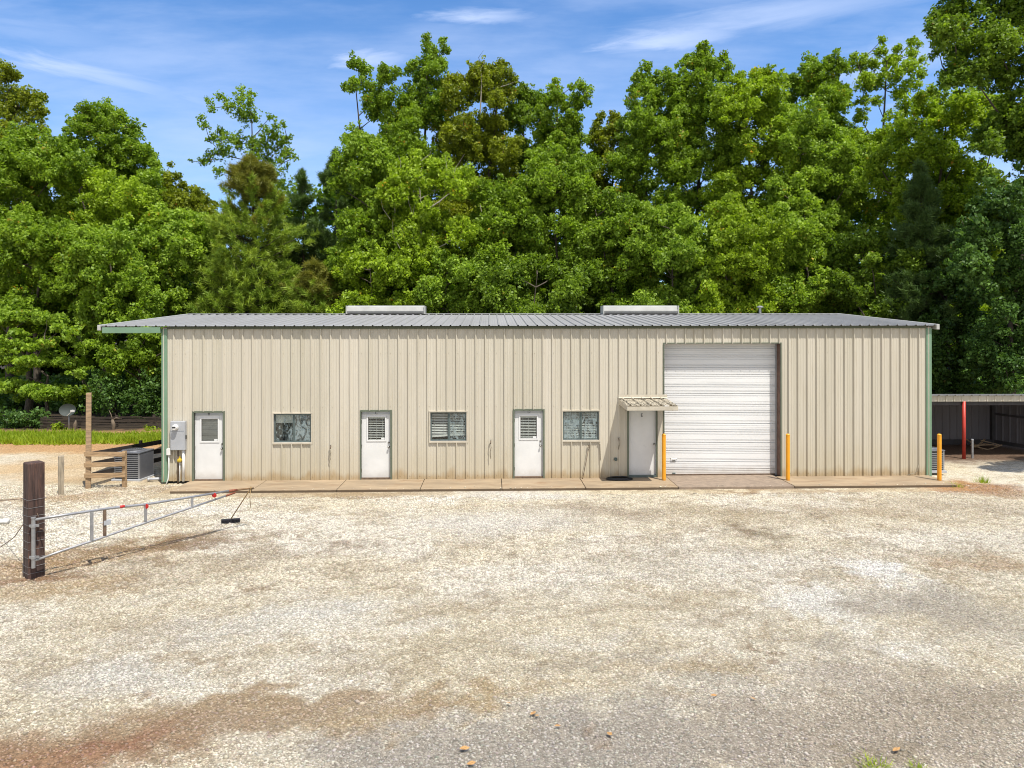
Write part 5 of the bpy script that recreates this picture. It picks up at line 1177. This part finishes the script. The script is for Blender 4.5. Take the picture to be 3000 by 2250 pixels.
shrub('leafy weed shrub at the right end of the grass strip', 452, 1262, 33.8, 26, 12, 'leaf_yellow')

# the far woods behind, read as one dark mass
def far_woods():
    k = 5200; X = rng.uniform(-62, 64, k); Y = rng.uniform(52, 64, k); Z = .5 + rng.random(k) ** .8 * (11 + 2.5 * np.sin(X * .37) + 2 * np.sin(X * .9 + 1))
    V, t = leaves(np.stack([X, Y, Z], 1), np.full(k, .95), 10, L=.62, W=.42)
    o = np_mesh('far_woods', V, 4, M['leaf_dark'], t); o['kind'] = 'stuff'; o['label'] = 'dark far woods behind the trees'; o['category'] = 'woods'
    k = 1500; X = np.concatenate([rng.uniform(-34, -9, k // 2), rng.uniform(12, 34, k // 2)]); k = len(X); Y = rng.uniform(41, 52, k); Z = .15 + rng.random(k) ** 2 * 1.6
    V, t = leaves(np.stack([X, Y, Z], 1), np.full(k, .6), 14, L=.34, W=.2)
    o = np_mesh('undergrowth', V, 4, M['leaf_deep'], t); o['kind'] = 'stuff'; o['label'] = 'dark undergrowth on the woodland floor'; o['category'] = 'undergrowth'
far_woods()
def grass():
    k = 26000; X = rng.uniform(-27, -13.2, k); Y = 29.3 + rng.random(k) * 2.7
    e = 29.2 + .8 * fbm(X * .8, X * 0 + 3, 90) ; keep = Y > e - .2 + .5 * rng.random(k); X, Y = X[keep], Y[keep]; k = len(X)
    h = (.12 + .22 * rng.random(k)) * (.6 + .8 * fbm(X * .7, Y * .9, 95)); an = rng.random(k) * 6.28; w_ = .022 + .02 * rng.random(k); ln = (rng.random((k, 2)) - .5) * .34
    b = np.stack([X, Y, ground_z(X, Y)], 1); s = np.stack([np.cos(an) * w_, np.sin(an) * w_, 0 * w_], 1); tp = b + np.stack([ln[:, 0], ln[:, 1] - .03, h], 1)
    V = np.stack([b - s, b + s, tp], 1).reshape(-1, 3); t = np.stack([np.clip(fbm(X * .9, Y * .9, 97) * .8 + rng.random(k) * .4 - .1, 0, 1), rng.random(k), 0 * X], 1)
    o = np_mesh('grass', V, 3, M['grass'], t); o['kind'] = 'stuff'; o['label'] = 'strip of bright green grass along the woods'; o['category'] = 'grass'
grass()
def tuft(label, u, v, k, rad, h):
    c = gr(u, v); d = rng.normal(size=(k, 2)) * rad; an = rng.random(k) * 6.28; hh = h * (.5 + .8 * rng.random(k))
    b = np.stack([c.x + d[:, 0], c.y + d[:, 1], 0 * an - .03], 1); s = np.stack([np.cos(an), np.sin(an), 0 * an], 1) * .006
    tp = b + np.stack([d[:, 0] * .5 + rng.normal(size=k) * .03, d[:, 1] * .5 + rng.normal(size=k) * .03, hh], 1)
    t = np.stack([rng.random(k), rng.random(k) * .9, 0 * an], 1); o = np_mesh('grass_tuft', np.stack([b - s, b + s, tp], 1).reshape(-1, 3), 3, M['grass'], t)
    tag(o, label, 'weed', 'weeds in the gravel')
tuft('largest weed tuft at the bottom edge of the gravel', 2560, 2240, 130, .07, .06)
tuft('smaller weed tuft at the bottom edge, right of the largest', 2690, 2247, 90, .04, .05)
tuft('green weed on the dirt patch right of the slab end', 2880, 1412, 120, .08, .22)
tuft('tiny weed at the right front corner of the slab', 2800, 1424, 80, .10, .16)
leaf_at = [(1490, 2060), (1572, 2096), (1360, 2192), (1380, 2236), (2090, 2037), (2205, 2046), (1632, 2126), (1785, 2150), (1560, 2090), (2625, 2196)]
proto_leaf = None
for i, (u, v) in enumerate(leaf_at):
    c = gr(u, v, .012); a0 = random.uniform(0, 6.28); L_ = random.uniform(.04, .062)
    if proto_leaf is None:
        mb = MB(); q = [(-1, 0, .0), (-.45, .42, .10), (.1, .52, .16), (.55, .26, .12), (1, 0, .22), (.5, -.3, .05), (.05, -.5, .10), (-.5, -.38, .04)]
        vs = [(x, y, z) for x, y, z in q] + [(0, 0, .02)]; mb.add(vs, [(k, (k + 1) % 8, 8) for k in range(8)])
        proto_leaf = o = mb.build('fallen_leaf', mat('dry_leaf', (.40, .22, .08), .8, var=.3, vs=3), fix=False)
    else:
        o = proto_leaf.copy(); COL.objects.link(o)
    o.location = c; o.rotation_euler = (random.uniform(-.2, .2), random.uniform(-.2, .2), a0); o.scale = (L_, L_, L_)
    tag(o, 'single dry orange brown leaf lying on the foreground gravel', 'leaf', 'fallen leaves on the gravel')
# dead twig and vines
root_b = at(1410, 900, 46.3)
mb = MB(); a0 = at(1408, 330, 45.6); mb.tube([a0, at(1412, 240, 45.5), at(1409, 205, 45.5), at(1400, 184, 45.5)], [.05, .035, .02, .008], 5, False); mb.tube([at(1409, 205, 45.5), at(1420, 180, 45.5), at(1432, 178, 45.5)], [.02, .012, .006], 4, False); mb.tube([at(1404, 192, 45.5), at(1388, 178, 45.5)], [.012, .005], 4, False); mb.tube([at(1468, 254, 45.3), at(1490, 248, 45.3), at(1512, 238, 45.3)], [.03, .02, .008], 4, False)
o = mb.build('dead_branch', M['palebark'], smooth=True); tag(o, 'bare dead branch poking out of the top of the broad central poplar', 'branch')
